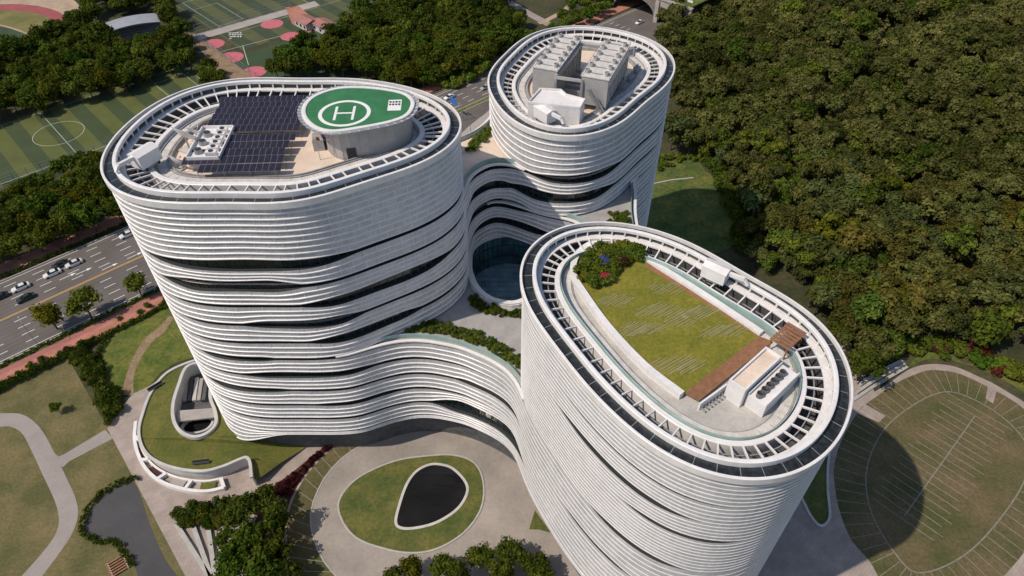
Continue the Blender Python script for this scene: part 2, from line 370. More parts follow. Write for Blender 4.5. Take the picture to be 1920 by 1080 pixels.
# the avenue
S0, S1, HW = -260, 330, 16.0
road = flat('road', [st(S0, -HW), st(S1, -HW), st(S1, HW), st(S0, HW)], 0.0, M['asphalt'])
md = MB().box(0, 0, 0, 3.0, 0.18, 0.008); dash_me = None
lane_t = [-12.6, -9.4, -6.2, -3.1, 3.4, 6.6, 9.8, 13.0]
for t in lane_t:
    for k in range(-4, 34):
        s = k * 7.2 + (2.0 if t > 0 else 0)
        if 70 < s < 150 and t < 0: continue
        p = st(s, t)
        if dash_me is None:
            o = md.build('lane_dash', M['paint'], road); dash_me = o.data
        else: o = link('lane_dash', dash_me, road)
        o.location = (p[0], p[1], 0.008); o.rotation_euler = (0, 0, R(43.6))
for dt in (-0.22, 0.22):
    MB().sheet([st(S0, dt - 0.10), st(118, dt - 0.10), st(118, dt + 0.10), st(S0, dt + 0.10)], 0.006).build('centre_line', M['yellow'], road)
for t in (-15.2, 15.2):
    MB().sheet([st(S0, t - 0.08), st(S1, t - 0.08), st(S1, t + 0.08), st(S0, t + 0.08)], 0.006).build('edge_line', M['paint'], road)
# turning arrows and a diamond painted in the middle lanes
def arrow(s, t, flip=1):
    pts = [(0, -0.1), (3.0, -0.1), (3.0, -0.5), (4.4, 0), (3.0, 0.5), (3.0, 0.1), (0, 0.1)]
    MB().sheet([st(s + flip * a, t + b) for a, b in pts], 0.007).build('painted_arrow', M['paint'], road)
for s, t in ((8, 1.7), (15, 1.7), (2, 4.8), (-2, 5.6)): arrow(s, t)
# the planted median on the far stretch of the avenue
sweep(np.array([st(s, 0) for s in range(122, 231, 6)]), [(-1.2, 0.0), (1.2, 0.0), (1.2, 0.16), (-1.2, 0.16)], 'median_kerb', M['kerb'], road, closed=False)
flat('median_planting', [st(123, -0.9), st(229, -0.9), st(229, 0.9), st(123, 0.9)], 0.17, M['mead'])
# kerbs and pavements on both sides
for nm, sg, a in (('near', -1, -HW), ('far', 1, HW)):
    P = np.array([st(s, a + sg * 0.15) for s in range(S0, S1, 10)])
    k = sweep(P, [(-0.15, 0.0), (0.15, 0.0), (0.15, 0.14), (-0.15, 0.14)], 'kerb', M['kerb'], closed=False); k['kind'] = 'structure'
flat('verge', [st(S0, -16.3), st(S1, -16.3), st(S1, -18.2), st(S0, -18.2)], 0.12, M['lawn'])
flat('cycle_path', [st(S0, -18.2), st(S1, -18.2), st(S1, -20.0), st(S0, -20.0)], 0.11, M['pinkwalk'])
flat('pavement_near', [st(S0, -20.0), st(S1, -20.0), st(S1, -24.0), st(S0, -24.0)], 0.115, M['redwalk'])
flat('pavement_far', [st(S0, 18.6), st(S1, 18.6), st(S1, 24.0), st(S0, 24.0)], 0.115, M['redwalk'])

# playing fields beyond the avenue
fld = flat('football_pitch', [st(-34, 64), st(80, 64), st(80, 109), st(-34, 109)], 0.02, M['pitch1'])
def line_strip(parent, pts, w, z, name='pitch_line', closed=False, material=None):
    P = np.array(pts, float); A = offset(P, -w / 2, closed); B = offset(P, w / 2, closed)
    return MB().strip(A, B, z, closed=closed).build(name, material or M['pitch_w'], parent)
def rect(s0, s1, t0, t1): return [st(s0, t0), st(s1, t0), st(s1, t1), st(s0, t1)]
def pitch_lines(parent, s0, s1, t0, t1, z, w=0.16, box=12, r=8.3):
    for a, b in (((s0, t0), (s1, t0)), ((s1, t0), (s1, t1)), ((s1, t1), (s0, t1)), ((s0, t1), (s0, t0)), (((s0 + s1) / 2, t0), ((s0 + s1) / 2, t1))):
        line_strip(parent, [st(*a), st(*b)], w, z)
    cx, cy = st((s0 + s1) / 2, (t0 + t1) / 2)
    line_strip(parent, [(cx + r * math.cos(a), cy + r * math.sin(a)) for a in np.linspace(0, 2 * math.pi, 49)[:-1]], w, z, closed=True)
    tm = (t0 + t1) / 2
    for e, d in ((s0, 1), (s1, -1)):
        q = [st(e, tm - 13), st(e + d * box, tm - 13), st(e + d * box, tm + 13), st(e, tm + 13)]
        for i in range(3): line_strip(parent, [q[i], q[i + 1]], w, z)
pitch_lines(fld, -28, 76, 66.5, 106.5, 0.028)
f2 = flat('striped_pitch', [st(104, 103), st(215, 103), st(215, 175), st(104, 175)], 0.02, M['pitch2'])
pitch_lines(f2, 108, 196, 122, 171, 0.028)
f3 = flat('softball_field', [st(92, 52), st(140, 52), st(140, 99), st(92, 99)], 0.03, M['pitch3'])
for px, py, r in ((398, 83, 5.2), (432, 108, 5.4), (476, 135, 5.0), (510, 45, 5.0), (546, 68, 4.6)):
    c = at(px, py); MB().sheet([(c[0] + r * math.cos(a), c[1] + r * math.sin(a)) for a in np.linspace(0, 2 * math.pi, 33)[:-1]], 0.036).build('clay_mound', M['clay'], f3)
line_strip(f3, ats([(410, 98), (555, 60)]), 0.25, 0.034)
line_strip(f3, ats([(455, 85), (466, 122)]), 0.25, 0.034)
for k in range(16):   # scattered white panels lying on the turf
    c = at(432 + (k % 5) * 5 + random.uniform(-1, 1), 62 + (k // 5) * 3.4)
    MB().box(c[0], c[1], 0.06, 1.1, 0.5, 0.05, random.uniform(0, 3)).build('turf_panel', M['paint'], f3)
flat('far_turf', ats([(560, 20), (640, 58), (760, 20), (900, -60), (600, -60)]), 0.015, M['pitch3'])
flat('gravel_walk', ats([(362, 66), (546, 14), (590, 2), (600, 10), (552, 24), (372, 76)]), 0.05, M['conc'])
flat('dirt_bank', ats([(352, 62), (366, 62), (500, 165), (470, 165), (420, 145), (395, 120)]), 0.045, M['dirt'])
# running track in the far corner
def px_strip(name, A, B, z, material):
    A = resample(smooth_open(ats(A), 8), 1.0, False); B = resample(smooth_open(ats(B), 8), 1.0, False)
    n = max(len(A), len(B)); A = A[np.linspace(0, len(A) - 1, n).astype(int)]; B = B[np.linspace(0, len(B) - 1, n).astype(int)]
    o = MB().strip(B, A, z).build(name, material); o['kind'] = 'structure'; return o
px_strip('track_apron', [(-90, 4), (0, -4), (70, -8), (128, -4), (150, 14), (152, 40)], [(-90, 16), (0, 8), (60, 10), (105, 20), (124, 34), (128, 52)], 0.03, M['sand'])
px_strip('running_track', [(-90, 16), (0, 8), (60, 10), (105, 20), (124, 34), (128, 52)], [(-90, 30), (0, 20), (50, 22), (80, 28), (98, 40), (102, 56)], 0.034, M['trackred'])
px_strip('field_grass', [(-90, 30), (0, 20), (50, 22), (80, 28), (98, 40), (102, 56)], [(-90, 40), (-40, 42), (0, 46), (30, 54), (62, 66), (80, 72)], 0.03, mat('dry_field', (0.11, 0.12, 0.028), 0.95, 0.0, 0.1, col2=(0.21, 0.17, 0.06), fine=0.1))
px_strip('inner_walk', [(-90, 40), (-40, 42), (0, 46), (30, 54), (62, 66), (80, 72)], [(-90, 43), (-40, 45), (0, 49), (30, 57), (60, 69), (80, 76)], 0.036, M['sand'])
flat('inner_field', ats([(-90, 43), (-40, 45), (0, 49), (30, 57), (60, 69), (80, 76), (60, 100), (-90, 110)]), 0.025, M['pitch3'])

# ------------------------------------------------------------------ plaza and gardens round the towers
lawn_left = flat('lawn_left', [st(-200, -24.2), st(-2, -24.2)] + ats([(128, 672), (202, 802), (260, 912), (360, 1095)]) + [(-60, 10), (-160, 10)], 0.01, M['lawn_dry'])
flat('meadow', [st(-2, -24.2), st(150, -24.2), st(120, -60)] + ats([(428, 700), (372, 668), (330, 680), (300, 700), (262, 745), (232, 735), (202, 800)]), 0.012, M['mead'])
plaza_poly = ats([(201, 803), (222, 770), (250, 738), (278, 725), (330, 690), (375, 668), (420, 700), (520, 690), (900, 500), (1300, 500), (1590, 640), (1640, 735), (1600, 760), (1566, 830), (1552, 880), (1557, 930), (1568, 965), (1590, 1010), (1630, 1060), (1700, 1100)]) + [(60, 30), (0, 25), (-40, 28)] + ats([(350, 1085)])
flat('plaza', plaza_poly, 0.02, M['plaza'])
# stony path through the meadow
A = smooth_open(ats([(318, 592), (300, 612), (275, 632), (255, 660), (238, 700), (228, 740)])); B = smooth_open(ats([(326, 597), (308, 622), (285, 642), (266, 668), (252, 702), (250, 742)]))
MB().strip(A, B, 0.025).build('meadow_path', M['dirt'])['kind'] = 'structure'
# winding concrete walk on the left lawn
A = smooth_open(ats([(-60, 775), (0, 775), (38, 776), (63, 790), (82, 812), (104, 853), (122, 890), (142, 935), (146, 967), (135, 1001), (110, 1039), (60, 1105)]))
B = smooth_open(ats([(-60, 800), (0, 800), (19, 800), (41, 812), (60, 847), (79, 888), (101, 935), (110, 967), (107, 995), (88, 1026), (41, 1080), (20, 1100)]), n=8)
A = resample(A, 1.0, False); B = resample(B, 1.0, False); n = min(len(A), len(B)); A = A[np.linspace(0, len(A) - 1, n).astype(int)]; B = B[np.linspace(0, len(B) - 1, n).astype(int)]
MB().strip(A, B, 0.024).build('garden_walk', M['path'])['kind'] = 'structure'
flat('garden_cross_walk', ats([(100, 848), (110, 856), (120, 852), (197, 806), (212, 822), (130, 865), (118, 876), (112, 872)]), 0.030, M['path'])
drive = smooth_closed(ats([(250, 905), (232, 908), (205, 922), (180, 945), (163, 975), (161, 996), (172, 1008), (195, 1012), (215, 1011), (235, 1022), (250, 1050), (275, 1110), (345, 1110), (305, 1040), (278, 975), (262, 925)]), 6)
flat('driveway', drive, 0.028, M['asphalt_dark'])
# roundabout with lawn and dark egg-shaped pond
ring_out = smooth_closed(ats([(582, 966), (590, 934), (609, 895), (641, 859), (674, 837), (710, 821), (771, 798), (840, 793), (900, 808), (960, 845), (1010, 900), (1060, 970), (1120, 1060), (1100, 1130), (900, 1150), (720, 1130), (635, 1080), (609, 1056), (588, 1012)]), 6)
flat('ring_drive', ring_out, 0.032, M['ring'])
isl = smooth_closed(ats([(635, 940), (640, 975), (668, 1010), (720, 1030), (770, 1038), (820, 1030), (870, 1000), (900, 960), (908, 920), (900, 882), (880, 862), (845, 853), (800, 855), (750, 862), (700, 880), (660, 905)]), 5)
pond = smooth_closed(ats([(805, 872), (780, 885), (762, 910), (748, 950), (742, 980), (752, 991), (780, 991), (820, 980), (858, 955), (876, 925), (872, 903), (850, 880), (828, 872)]), 5)
def ccw(P):
    P = np.array(P, float); a = np.sum(P[:, 0] * np.roll(P[:, 1], -1) - np.roll(P[:, 0], -1) * P[:, 1]); return P if a > 0 else P[::-1]
isl = ccw(isl); pond = ccw(pond)
MB().prism([tuple(p) for p in isl], 0.03, 0.16, 0, 1).build('island_lawn', [M['lawn'], M['kerb']])['kind'] = 'structure'
sweep(isl, [(-0.25, 0.1), (0.1, 0.1), (0.1, 0.2), (-0.25, 0.2)], 'island_kerb', M['kerb'])['kind'] = 'structure'
sweep(pond, [(-0.3, 0.1), (0.25, 0.1), (0.25, 0.26), (-0.3, 0.26)], 'pond_edge', M['retain'])['kind'] = 'structure'
flat('pond', [tuple(p) for p in pond], 0.21, M['water'])
flat('planted_triangle', ats([(1003, 957), (992, 993), (1010, 993), (1033, 999)]), 0.06, M['lawn'])
# grass parking bays left of the roundabout
inner = resample(smooth_open(ats([(703, 826), (674, 837), (641, 859), (609, 895), (590, 934), (582, 966), (587, 1008), (609, 1056), (640, 1090)])), 2.75, False)
outer = np.array(ats([(693, 813), (638, 832), (603, 859), (570, 898), (551, 934), (540, 966), (538, 1008), (545, 1063), (560, 1095)]))
outer = resample(smooth_open(outer), 0.5, False); outer = outer[np.linspace(0, len(outer) - 1, len(inner)).astype(int)]
bays = MB().strip(outer, inner, 0.04).build('parking_bays', M['lawn_oval']); bays['kind'] = 'structure'
for i in range(len(inner)):
    p, q = inner[i], outer[i]
    MB().beam((p[0], p[1], 0.06), (q[0], q[1], 0.06), 0.16, 0.06).build('bay_divider', M['bayline'], bays)
sweep(inner, [(-0.12, 0.03), (0.12, 0.03), (0.12, 0.10), (-0.12, 0.10)], 'bay_kerb', M['kerb'], bays, closed=False)
flat('planting_bed', ats([(748, 801), (738, 812), (700, 815), (692, 810), (638, 828), (600, 856), (566, 896), (546, 934), (535, 966), (533, 1008), (540, 1063), (500, 1090), (470, 1000), (500, 920), (540, 892), (580, 860), (610, 836), (660, 815), (740, 797)]), 0.05, M['redplant'])
flat('stone_apron', ats([(440, 770), (470, 790), (520, 800), (600, 803), (700, 800), (760, 795), (840, 790), (900, 800), (900, 700), (500, 720)]), 0.045, M['stone_dark'])

# oval lawn with parking bays on the right
ov_in = np.array(ats([(1609, 772), (1627, 755), (1680, 719), (1709, 705), (1738, 695), (1767, 695), (1801, 702), (1849, 724), (1920, 767), (1990, 850), (1985, 930), (1945, 1000), (1870, 1090), (1760, 1140), (1670, 1110), (1630, 1052), (1596, 1012), (1575, 961), (1566, 918), (1564, 875), (1578, 825)]))
ov_out = np.array(ats([(1597, 763), (1630, 741), (1668, 717), (1704, 693), (1733, 684), (1762, 683), (1792, 688), (1828, 703), (1876, 727), (1955, 780), (2020, 860), (2010, 940), (1965, 1010), (1890, 1110), (1760, 1165), (1650, 1130), (1610, 1062), (1578, 1015), (1562, 965), (1554, 920), (1552, 870), (1565, 815)]))
ov_in_s = ccw(smooth_closed(ov_in, 6)); ov_out_s = ccw(smooth_closed(ov_out, 6))
flat('oval_walk', [tuple(p) for p in ov_out_s], 0.026, M['plaza'])
flat('oval_lawn', [tuple(p) for p in ov_in_s], 0.034, M['lawn_oval'])
oin = resample(ov_in_s, 2.7); Nn = normals(oin)
oin2 = oin - Nn * 6.0
for _ in range(6): oin2 = (np.roll(oin2, 1, 0) + oin2 * 2 + np.roll(oin2, -1, 0)) / 4
bay2 = sweep(oin2, [(-0.13, 0.03), (0.13, 0.03), (0.13, 0.08), (-0.13, 0.08)], 'lawn_kerb', M['bayline']); bay2['kind'] = 'structure'
for i in range(len(oin)):
    MB().beam((*oin[i], 0.055), (*oin2[i], 0.055), 0.13, 0.05).build('bay_divider', M['bayline'], bay2)
MB().strip(np.array(ats([(1607, 775), (1622, 758)])), np.array(ats([(1648, 792), (1660, 780)])), 0.05).build('cross_path', M['plaza'], bay2)
MB().strip(np.array(ats([(1852, 725), (1868, 734)])), np.array(ats([(1848, 748), (1862, 757)])), 0.05).build('cross_path', M['plaza'], bay2)
# stone strips laid out like ribs across the lawn
p0, p1 = np.array(at(1828, 780)), np.array(at(1696, 967)); ax = (p1 - p0) / np.linalg.norm(p1 - p0); nx_ = np.array([-ax[1], ax[0]])
ribs = empty('stone_line_pattern', (float(p0[0]), float(p0[1]), 0), 0, 'thin pale stone lines crossing a long spine on the worn oval lawn', 'paving')
def rel(p): return (float(p[0] - p0[0]), float(p[1] - p0[1]))
MB().beam((0, 0, 0.06), (*rel(p1), 0.06), 0.24, 0.05).build('spine', M['bayline'], ribs)
L = float(np.linalg.norm(p1 - p0))
for i in range(20):
    a = p0 + ax * (L * (i - 1) / 17.5); w1 = 6.2 if i % 2 else 7.2
    MB().beam((*rel(a + nx_ * w1), 0.058), (*rel(a - nx_ * w1), 0.058), 0.14, 0.04).build('rib', M['bayline'], ribs)
tear = ccw(smooth_closed(ats([(1553, 850), (1530, 872), (1500, 915), (1512, 955), (1530, 982), (1545, 986), (1556, 968), (1552, 920), (1552, 880)]), 5))
MB().prism([tuple(p) for p in tear], 0.02, 0.14, 0, 1).build('teardrop_lawn', [M['lawn'], M['kerb']])['kind'] = 'structure'
sweep(tear, [(-0.3, 0.1), (0.2, 0.1), (0.2, 0.34), (-0.3, 0.34)], 'teardrop_kerb', M['retain'])['kind'] = 'structure'
# ------------------------------------------------------------------ the tower complex
# roof outlines surveyed at parapet height (plan metres)
PA = [(-63.2,87.0),(-64.0,89.9),(-64.9,93.3),(-65.2,98.0),(-65.0,103.6),(-63.9,109.0),(-61.7,113.4),(-59.2,115.9),(-55.0,118.0),(-48.0,119.5),(-38.1,120.0),(-30.0,119.5),(-25.3,118.2),(-20.2,116.7),(-16.3,114.7),(-12.4,111.5),(-10.3,108.1),(-9.1,103.6),(-9.2,100.1),(-10.4,96.8),(-13.2,92.9),(-17.0,89.6),(-22.7,86.0),(-30.0,82.6),(-37.5,80.9),(-41.3,80.7),(-49.3,81.3),(-54.8,82.7),(-58.4,84.2),(-61.3,85.6)]
PB = [(-4.7,130.6),(-4.4,135.3),(-2.7,142.3),(0.2,149.0),(4.0,154.7),(8.8,158.5),(13.5,160.1),(18.4,160.1),(24.5,158.2),(29.6,154.7),(33.2,149.8),(34.9,145.5),(35.2,141.0),(33.9,136.0),(30.9,130.1),(25.8,122.4),(21.2,117.2),(17.0,113.3),(13.1,111.0),(8.1,111.4),(3.2,114.3),(-0.5,118.6),(-3.2,123.4)]
PC = [(1.2,72.1),(1.6,78.0),(2.8,81.4),(5.1,84.8),(8.7,87.5),(12.6,88.9),(16.1,89.1),(19.9,88.2),(23.2,86.7),(28.3,83.3),(33.0,79.2),(38.1,73.6),(42.4,67.4),(44.3,63.4),(44.6,59.0),(44.0,55.5),(43.1,53.0),(40.3,49.2),(35.8,44.0),(33.5,42.8),(29.5,41.9),(27.3,41.8),(24.2,42.2),(21.1,43.3),(18.1,45.4),(15.4,48.0),(12.1,51.6),(8.7,57.0),(6.0,62.0),(4.0,67.7)]
def egg(P, n=5, N=240):
    P = np.array(P); c = (P.min(0) + P.max(0)) / 2; d = P - c; t = np.arctan2(d[:, 1], d[:, 0]); r = np.hypot(d[:, 0], d[:, 1])
    mk = lambda t: np.stack([np.ones_like(t)] + [g(k * t) for k in range(1, n + 1) for g in (np.cos, np.sin)], 1)
    A = mk(t); co = np.linalg.solve(A.T @ A + 1e-3 * np.eye(A.shape[1]), A.T @ r)
    tt = np.linspace(0, 2 * np.pi, 720, endpoint=False); rr = mk(tt) @ co
    Q = np.stack([c[0] + rr * np.cos(tt), c[1] + rr * np.sin(tt)], 1)
    L = np.concatenate([[0], np.cumsum(np.hypot(*(np.vstack([Q, Q[:1]])[1:] - Q).T))])
    q = np.linspace(0, L[-1], N, endpoint=False); Q2 = np.vstack([Q, Q[:1]])
    return np.stack([np.interp(q, L, Q2[:, k]) for k in range(2)], 1)
EGG = {'A': egg(PA), 'B': egg(PB), 'C': egg(PC)}
TOP = {'A': 68.0, 'B': 61.0, 'C': 58.0}
CTR = {k: EGG[k].mean(0) for k in EGG}
xs = np.arange(-72, 52.01, 0.5); ys = np.arange(36, 168.01, 0.5); XX, YY = np.meshgrid(xs, ys)
def sdf(poly, X, Y):
    P = np.array(poly, float); d2 = np.full(X.shape, 1e18)
    for i in range(len(P)):
        a = P[i - 1]; e = P[i] - a
        t = np.clip(((X - a[0]) * e[0] + (Y - a[1]) * e[1]) / (e @ e + 1e-12), 0, 1)
        d2 = np.minimum(d2, (X - a[0] - t * e[0]) ** 2 + (Y - a[1] - t * e[1]) ** 2)
    return np.sqrt(d2) * np.where(inside(poly, X, Y), -1, 1)
def smin(a, b, k):
    h = np.clip(0.5 + 0.5 * (b - a) / k, 0, 1); return b * (1 - h) + a * h - k * h * (1 - h)
FA, FB, FC = (sdf(EGG[k][::2], XX, YY) for k in 'ABC')
AC_EDGE = [(-31.6, 83.6), (-26.4, 85.2), (-20.9, 85.6), (-15.3, 85.1), (-9.6, 83.6), (-4.1, 80.6), (1.2, 76.5), (5.1, 72.7)]
LAC = [(-40, 92)] + AC_EDGE + [(14, 70), (16, 82), (16, 100), (16, 116), (2, 122), (-12, 118), (-22, 105)]
LAB = [(-16, 104), (-9.2, 108.5), (-7.6, 113.2), (-4.4, 116.4), (0.5, 117.2), (8, 122), (6, 134), (-5.0, 132.5), (-10, 127), (-18, 121), (-26, 112)]
LBC = [(2, 122), (0.0, 117.2), (3.5, 115.9), (7.4, 114.3), (11, 112.1), (14, 108.7), (16, 103), (16.6, 97), (15.8, 91), (15, 82), (27, 80), (27.2, 88), (25.8, 95), (25.2, 105), (25.4, 112), (26.5, 120), (20, 130)]
OVAL = ccw(smooth_closed([(-8.7, 108.0), (-8.3, 112.5), (-4.6, 116.0), (0.5, 116.9), (5.4, 114.6), (7.6, 110.5), (8.0, 104.0), (5.6, 98.4), (1.5, 95.3), (-0.6, 94.9), (-4.0, 96.0), (-6.7, 98.9), (-8.3, 103.5)], 6))
fAC, fAB, fBC, fOV = (sdf(p, XX, YY) for p in (LAC, LAB, LBC, OVAL))
G3 = smin(smin(FA, FB, 1.0), fAB, 4.0)
G2 = smin(smin(G3, FC, 1.0), fBC, 4.0)
G3 = np.minimum(G3, FC)
G1 = np.maximum(smin(G2, fAC, 4.0), -fOV)
G4 = np.minimum(np.minimum(FA, FB), FC)
def interp(F, x, y):
    i = np.clip((np.asarray(x) - xs[0]) / 0.5, 0, len(xs) - 1.001); j = np.clip((np.asarray(y) - ys[0]) / 0.5, 0, len(ys) - 1.001)
    i0 = i.astype(int); j0 = j.astype(int); u = i - i0; v = j - j0
    return (F[j0, i0] * (1 - u) + F[j0, i0 + 1] * u) * (1 - v) + (F[j0 + 1, i0] * (1 - u) + F[j0 + 1, i0 + 1] * u) * v
def contours(F, lev=0.0, ds=1.15, passes=3):
    F = F - lev; S = F < 0; seg = {}
    cell = np.argwhere((S[:-1, :-1] != S[1:, 1:]) | (S[:-1, 1:] != S[1:, :-1]) | (S[:-1, :-1] != S[:-1, 1:]))
    def ept(e):
        (j0, i0), (j1, i1) = e; a, b = F[j0, i0], F[j1, i1]; t = a / (a - b)
        return (xs[i0] + (xs[i1] - xs[i0]) * t, ys[j0] + (ys[j1] - ys[j0]) * t)
    adj = {}
    for j, i in cell:
        c = [(j, i), (j, i + 1), (j + 1, i + 1), (j + 1, i)]; es = []
        for k in range(4):
            a, b = c[k], c[(k + 1) % 4]
            if S[a] != S[b]: es.append((min(a, b), max(a, b)))
        for k in range(0, len(es) - 1, 2):
            adj.setdefault(es[k], []).append(es[k + 1]); adj.setdefault(es[k + 1], []).append(es[k])
    loops = []; seen = set()
    for e in adj:
        if e in seen: continue
        lp = [e]; seen.add(e); cur = e
        while True:
            nxt = [q for q in adj[cur] if q not in seen]
            if not nxt: break
            cur = nxt[0]; seen.add(cur); lp.append(cur)
        if len(lp) < 30: continue
        P = resample([ept(q) for q in lp], ds)
        for _ in range(passes): P = (np.roll(P, 1, 0) + 2 * P + np.roll(P, -1, 0)) / 4
        n = normals(P); tst = interp(F, P[:, 0] - n[:, 0] * 0.6, P[:, 1] - n[:, 1] * 0.6)
        if np.mean(tst < 0) < 0.5: P = P[::-1].copy()
        loops.append(P)
    return loops

complex_o = empty('office_building', (-10, 100, 0), 0, 'three white banded oval towers rising from one flowing base with an oval court', 'building')
INV = (10, -100, 0)
TW = {}
tower_label = {'A': 'oval tower with solar panels and a green helipad on its roof', 'B': 'farthest oval tower, with grey cooling blocks on its roof', 'C': 'oval tower nearest the camera, with a lawn on its roof'}
# levels of the dark glass slots and the terraces
GL = [9.8 + 4.57 * j for j in range(11)]      # ... 32.65 (j=5), 41.8 (j=7), 50.9 (j=9), 55.5 (j=10)
T_AC, T_BC, T_AB = GL[5], GL[7], GL[9]
# glass cores: one mesh per tower, set back behind the bands
def split_runs(P, own):
    n = len(P); idx = [i for i in range(n) if own[i] != own[i - 1]]
    if not idx: return [(own[0], np.arange(n), True)]
    runs = []
    for a, b in zip(idx, idx[1:] + [idx[0] + n]): runs.append((own[a], np.arange(a, b + 1) % n, False))
    return runs
def owner(P):
    d = np.stack([interp(F, P[:, 0], P[:, 1]) for F in (FA, FB, FC)], 1)
    return np.array(list('ABC'))[np.argmin(d, 1)]
GROUPS = [(G1, 9.8, T_AC), (G2, T_AC, T_BC), (G3, T_BC, T_AB), (G4, T_AB, 99)]
core = {k: MB() for k in 'ABC'}
mul = {k: MB() for k in 'ABC'}
def wall(mb, P, idx, z0, z1, mi=0):
    n = len(mb.v); mb.v += [(P[i, 0], P[i, 1], z) for i in idx for z in (z0, z1)]
    for a in range(len(idx) - 1): mb.f.append((n + 2 * a, n + 2 * a + 2, n + 2 * a + 3, n + 2 * a + 1)); mb.m.append(mi)
for F, z0, z1 in GROUPS:
    for P in contours(F, -0.75, 1.5):
        hole = np.sum(P[:, 0] * np.roll(P[:, 1], -1) - np.roll(P[:, 0], -1) * P[:, 1]) < 0
        if hole and F is G1: continue
        N = normals(P)
        for o, idx, cl in split_runs(P, owner(P)):
            if cl: idx = np.append(idx, idx[0])
            zt = min(z1, TOP[o] - 1.0)
            wall(core[o], P, idx, z0, zt)
            for i in idx[::1]:
                q = P[i] + N[i] * 0.05; mul[o].box(q[0], q[1], (z0 + zt) / 2, 0.09, 0.12, zt - z0, math.atan2(N[i, 1], N[i, 0]))
# C has its own core above the link levels (it is a loop of its own in the upper groups)
for P in contours(G1, -2.6, 1.5):
    if np.sum(P[:, 0] * np.roll(P[:, 1], -1) - np.roll(P[:, 0], -1) * P[:, 1]) < 0: continue
    for o, idx, cl in split_runs(P, owner(P)): wall(core[o], P, idx, 0.0, 9.7, 1)
for k in 'ABC':
    TW[k] = core[k].build('tower', [M['glass'], M['stone_dark']], complex_o); TW[k].location = INV; TW[k]['label'] = tower_label[k]
    mul[k].build('mullions', M['mull'], TW[k])['kind'] = 'stuff'

# slot openings: (level, x, y, radius, opening)
LENS = [(10, -42, 81, 22, 1.6), (9, -46, 81, 15, 1.8), (8, -22, 86, 19, 1.5), (7, -36, 81.5, 14, 1.4), (6, -26, 84.5, 14, 1.4), (5, -50, 81.3, 10, 1.0),
        (4, -38, 81, 17, 1.2), (3, -51, 81.5, 12, 1.1), (2, -30, 82.5, 13, 0.8), (3, -4, 80.5, 11, 1.0), (1, -5, 81.5, 15, 2.6), (4, -5, 81, 9, 0.15), (2, -34, 82, 12, 0.3),
        (8, 13, 50, 15, 0.75), (7, 22, 43, 10, 0.5), (5, 17, 46, 10, 0.75), (9, 15, 48, 18, 0.22), (3, 13, 51, 10, 0.5),
        (9, 14, 111, 14, 1.3), (9, -6, 116, 9, 1.0), (8, 10, 112, 15, 1.7), (8, -6, 116, 9, 1.3), (7, -4, 116, 12, 1.3), (6, 0, 116, 13, 1.2), (9, 29, 127, 12, 0.5), (8, 28, 125, 12, 0.5)]
def opening(j, P):
    x, y = P[:, 0], P[:, 1]
    fa, fb, fc = (interp(F, x, y) for F in (FA, FB, FC))
    base = 0.05 + 0.68 * sstep(fc, 3, 16) * (1 - sstep(-x, 54, 62)) * (1 - 0.8 * sstep(x, 22, 34))
    if j == 10: base = base * sstep(fb, 4, 14) * sstep(fc, 4, 14)
    o = base
    for (jj, cx, cy, r, op) in LENS:
        if jj == j: o = np.maximum(o, 1.5 * op * sstep(1.6 * (1 - np.hypot(x - cx, y - cy) / r)))
    wob = 0.12 * np.sin(x * 0.31 + j * 2.1) * np.cos(y * 0.27 - j)
    return np.maximum(o * (1 + wob), 0.02)
def band(o, P, idx, closed, z0, z1, last):
    """one horizontal facade band: projecting white fin, recessed panel, slim posts"""
    N = normals(P); I = list(idx); n = len(I); m = MB(); h = z1 - z0; ft = np.minimum(0.20, 0.24 * h); pr = np.minimum(0.17, 0.03 + 0.18 * h) * (0.4 + 0.6 * sstep(interp(FC, P[:, 0], P[:, 1]), 2, 12))
    if float(h.max()) < 0.12: return
    for i in I:
        f = ft[i]; p = pr[i]
        prof = [(-0.28, z0[i]), (p - 0.05, z0[i]), (p, z0[i] + 0.05 * min(1, f / .1)), (p, z0[i] + f), (0.02, z0[i] + f + 0.10 * min(1.0, h[i])), (0.0, z1[i] - 0.02), (-0.75, z1[i] - 0.02)]
        m.v += [(P[i, 0] + N[i, 0] * a, P[i, 1] + N[i, 1] * a, z) for a, z in prof]
    mi = [0, 0, 0, 0, 1, 2]
    for a in range(n if closed else n - 1):
        b = (a + 1) % n
        for k in range(6): m.f.append((a * 7 + k, b * 7 + k, b * 7 + k + 1, a * 7 + k + 1)); m.m.append(mi[k])
    prng = random.Random(int(z0[I[0]] * 37))
    for a in range(prng.randint(0, 1), n, 2):
        if o == 'C' or prng.random() < 0.15: continue
        i = I[a]
        zc0 = z0[i] + ft[i] + 0.05; zc1 = z1[i] - 0.03
        if zc1 - zc0 < 0.35: continue
        q = P[i] + N[i] * 0.02; m.box(q[0], q[1], (zc0 + zc1) / 2, 0.07, 0.09, zc1 - zc0, math.atan2(N[i, 1], N[i, 0]), 0)
    m.build('facade_band', [M['white'], M['panel'], M['sill']], TW[o])
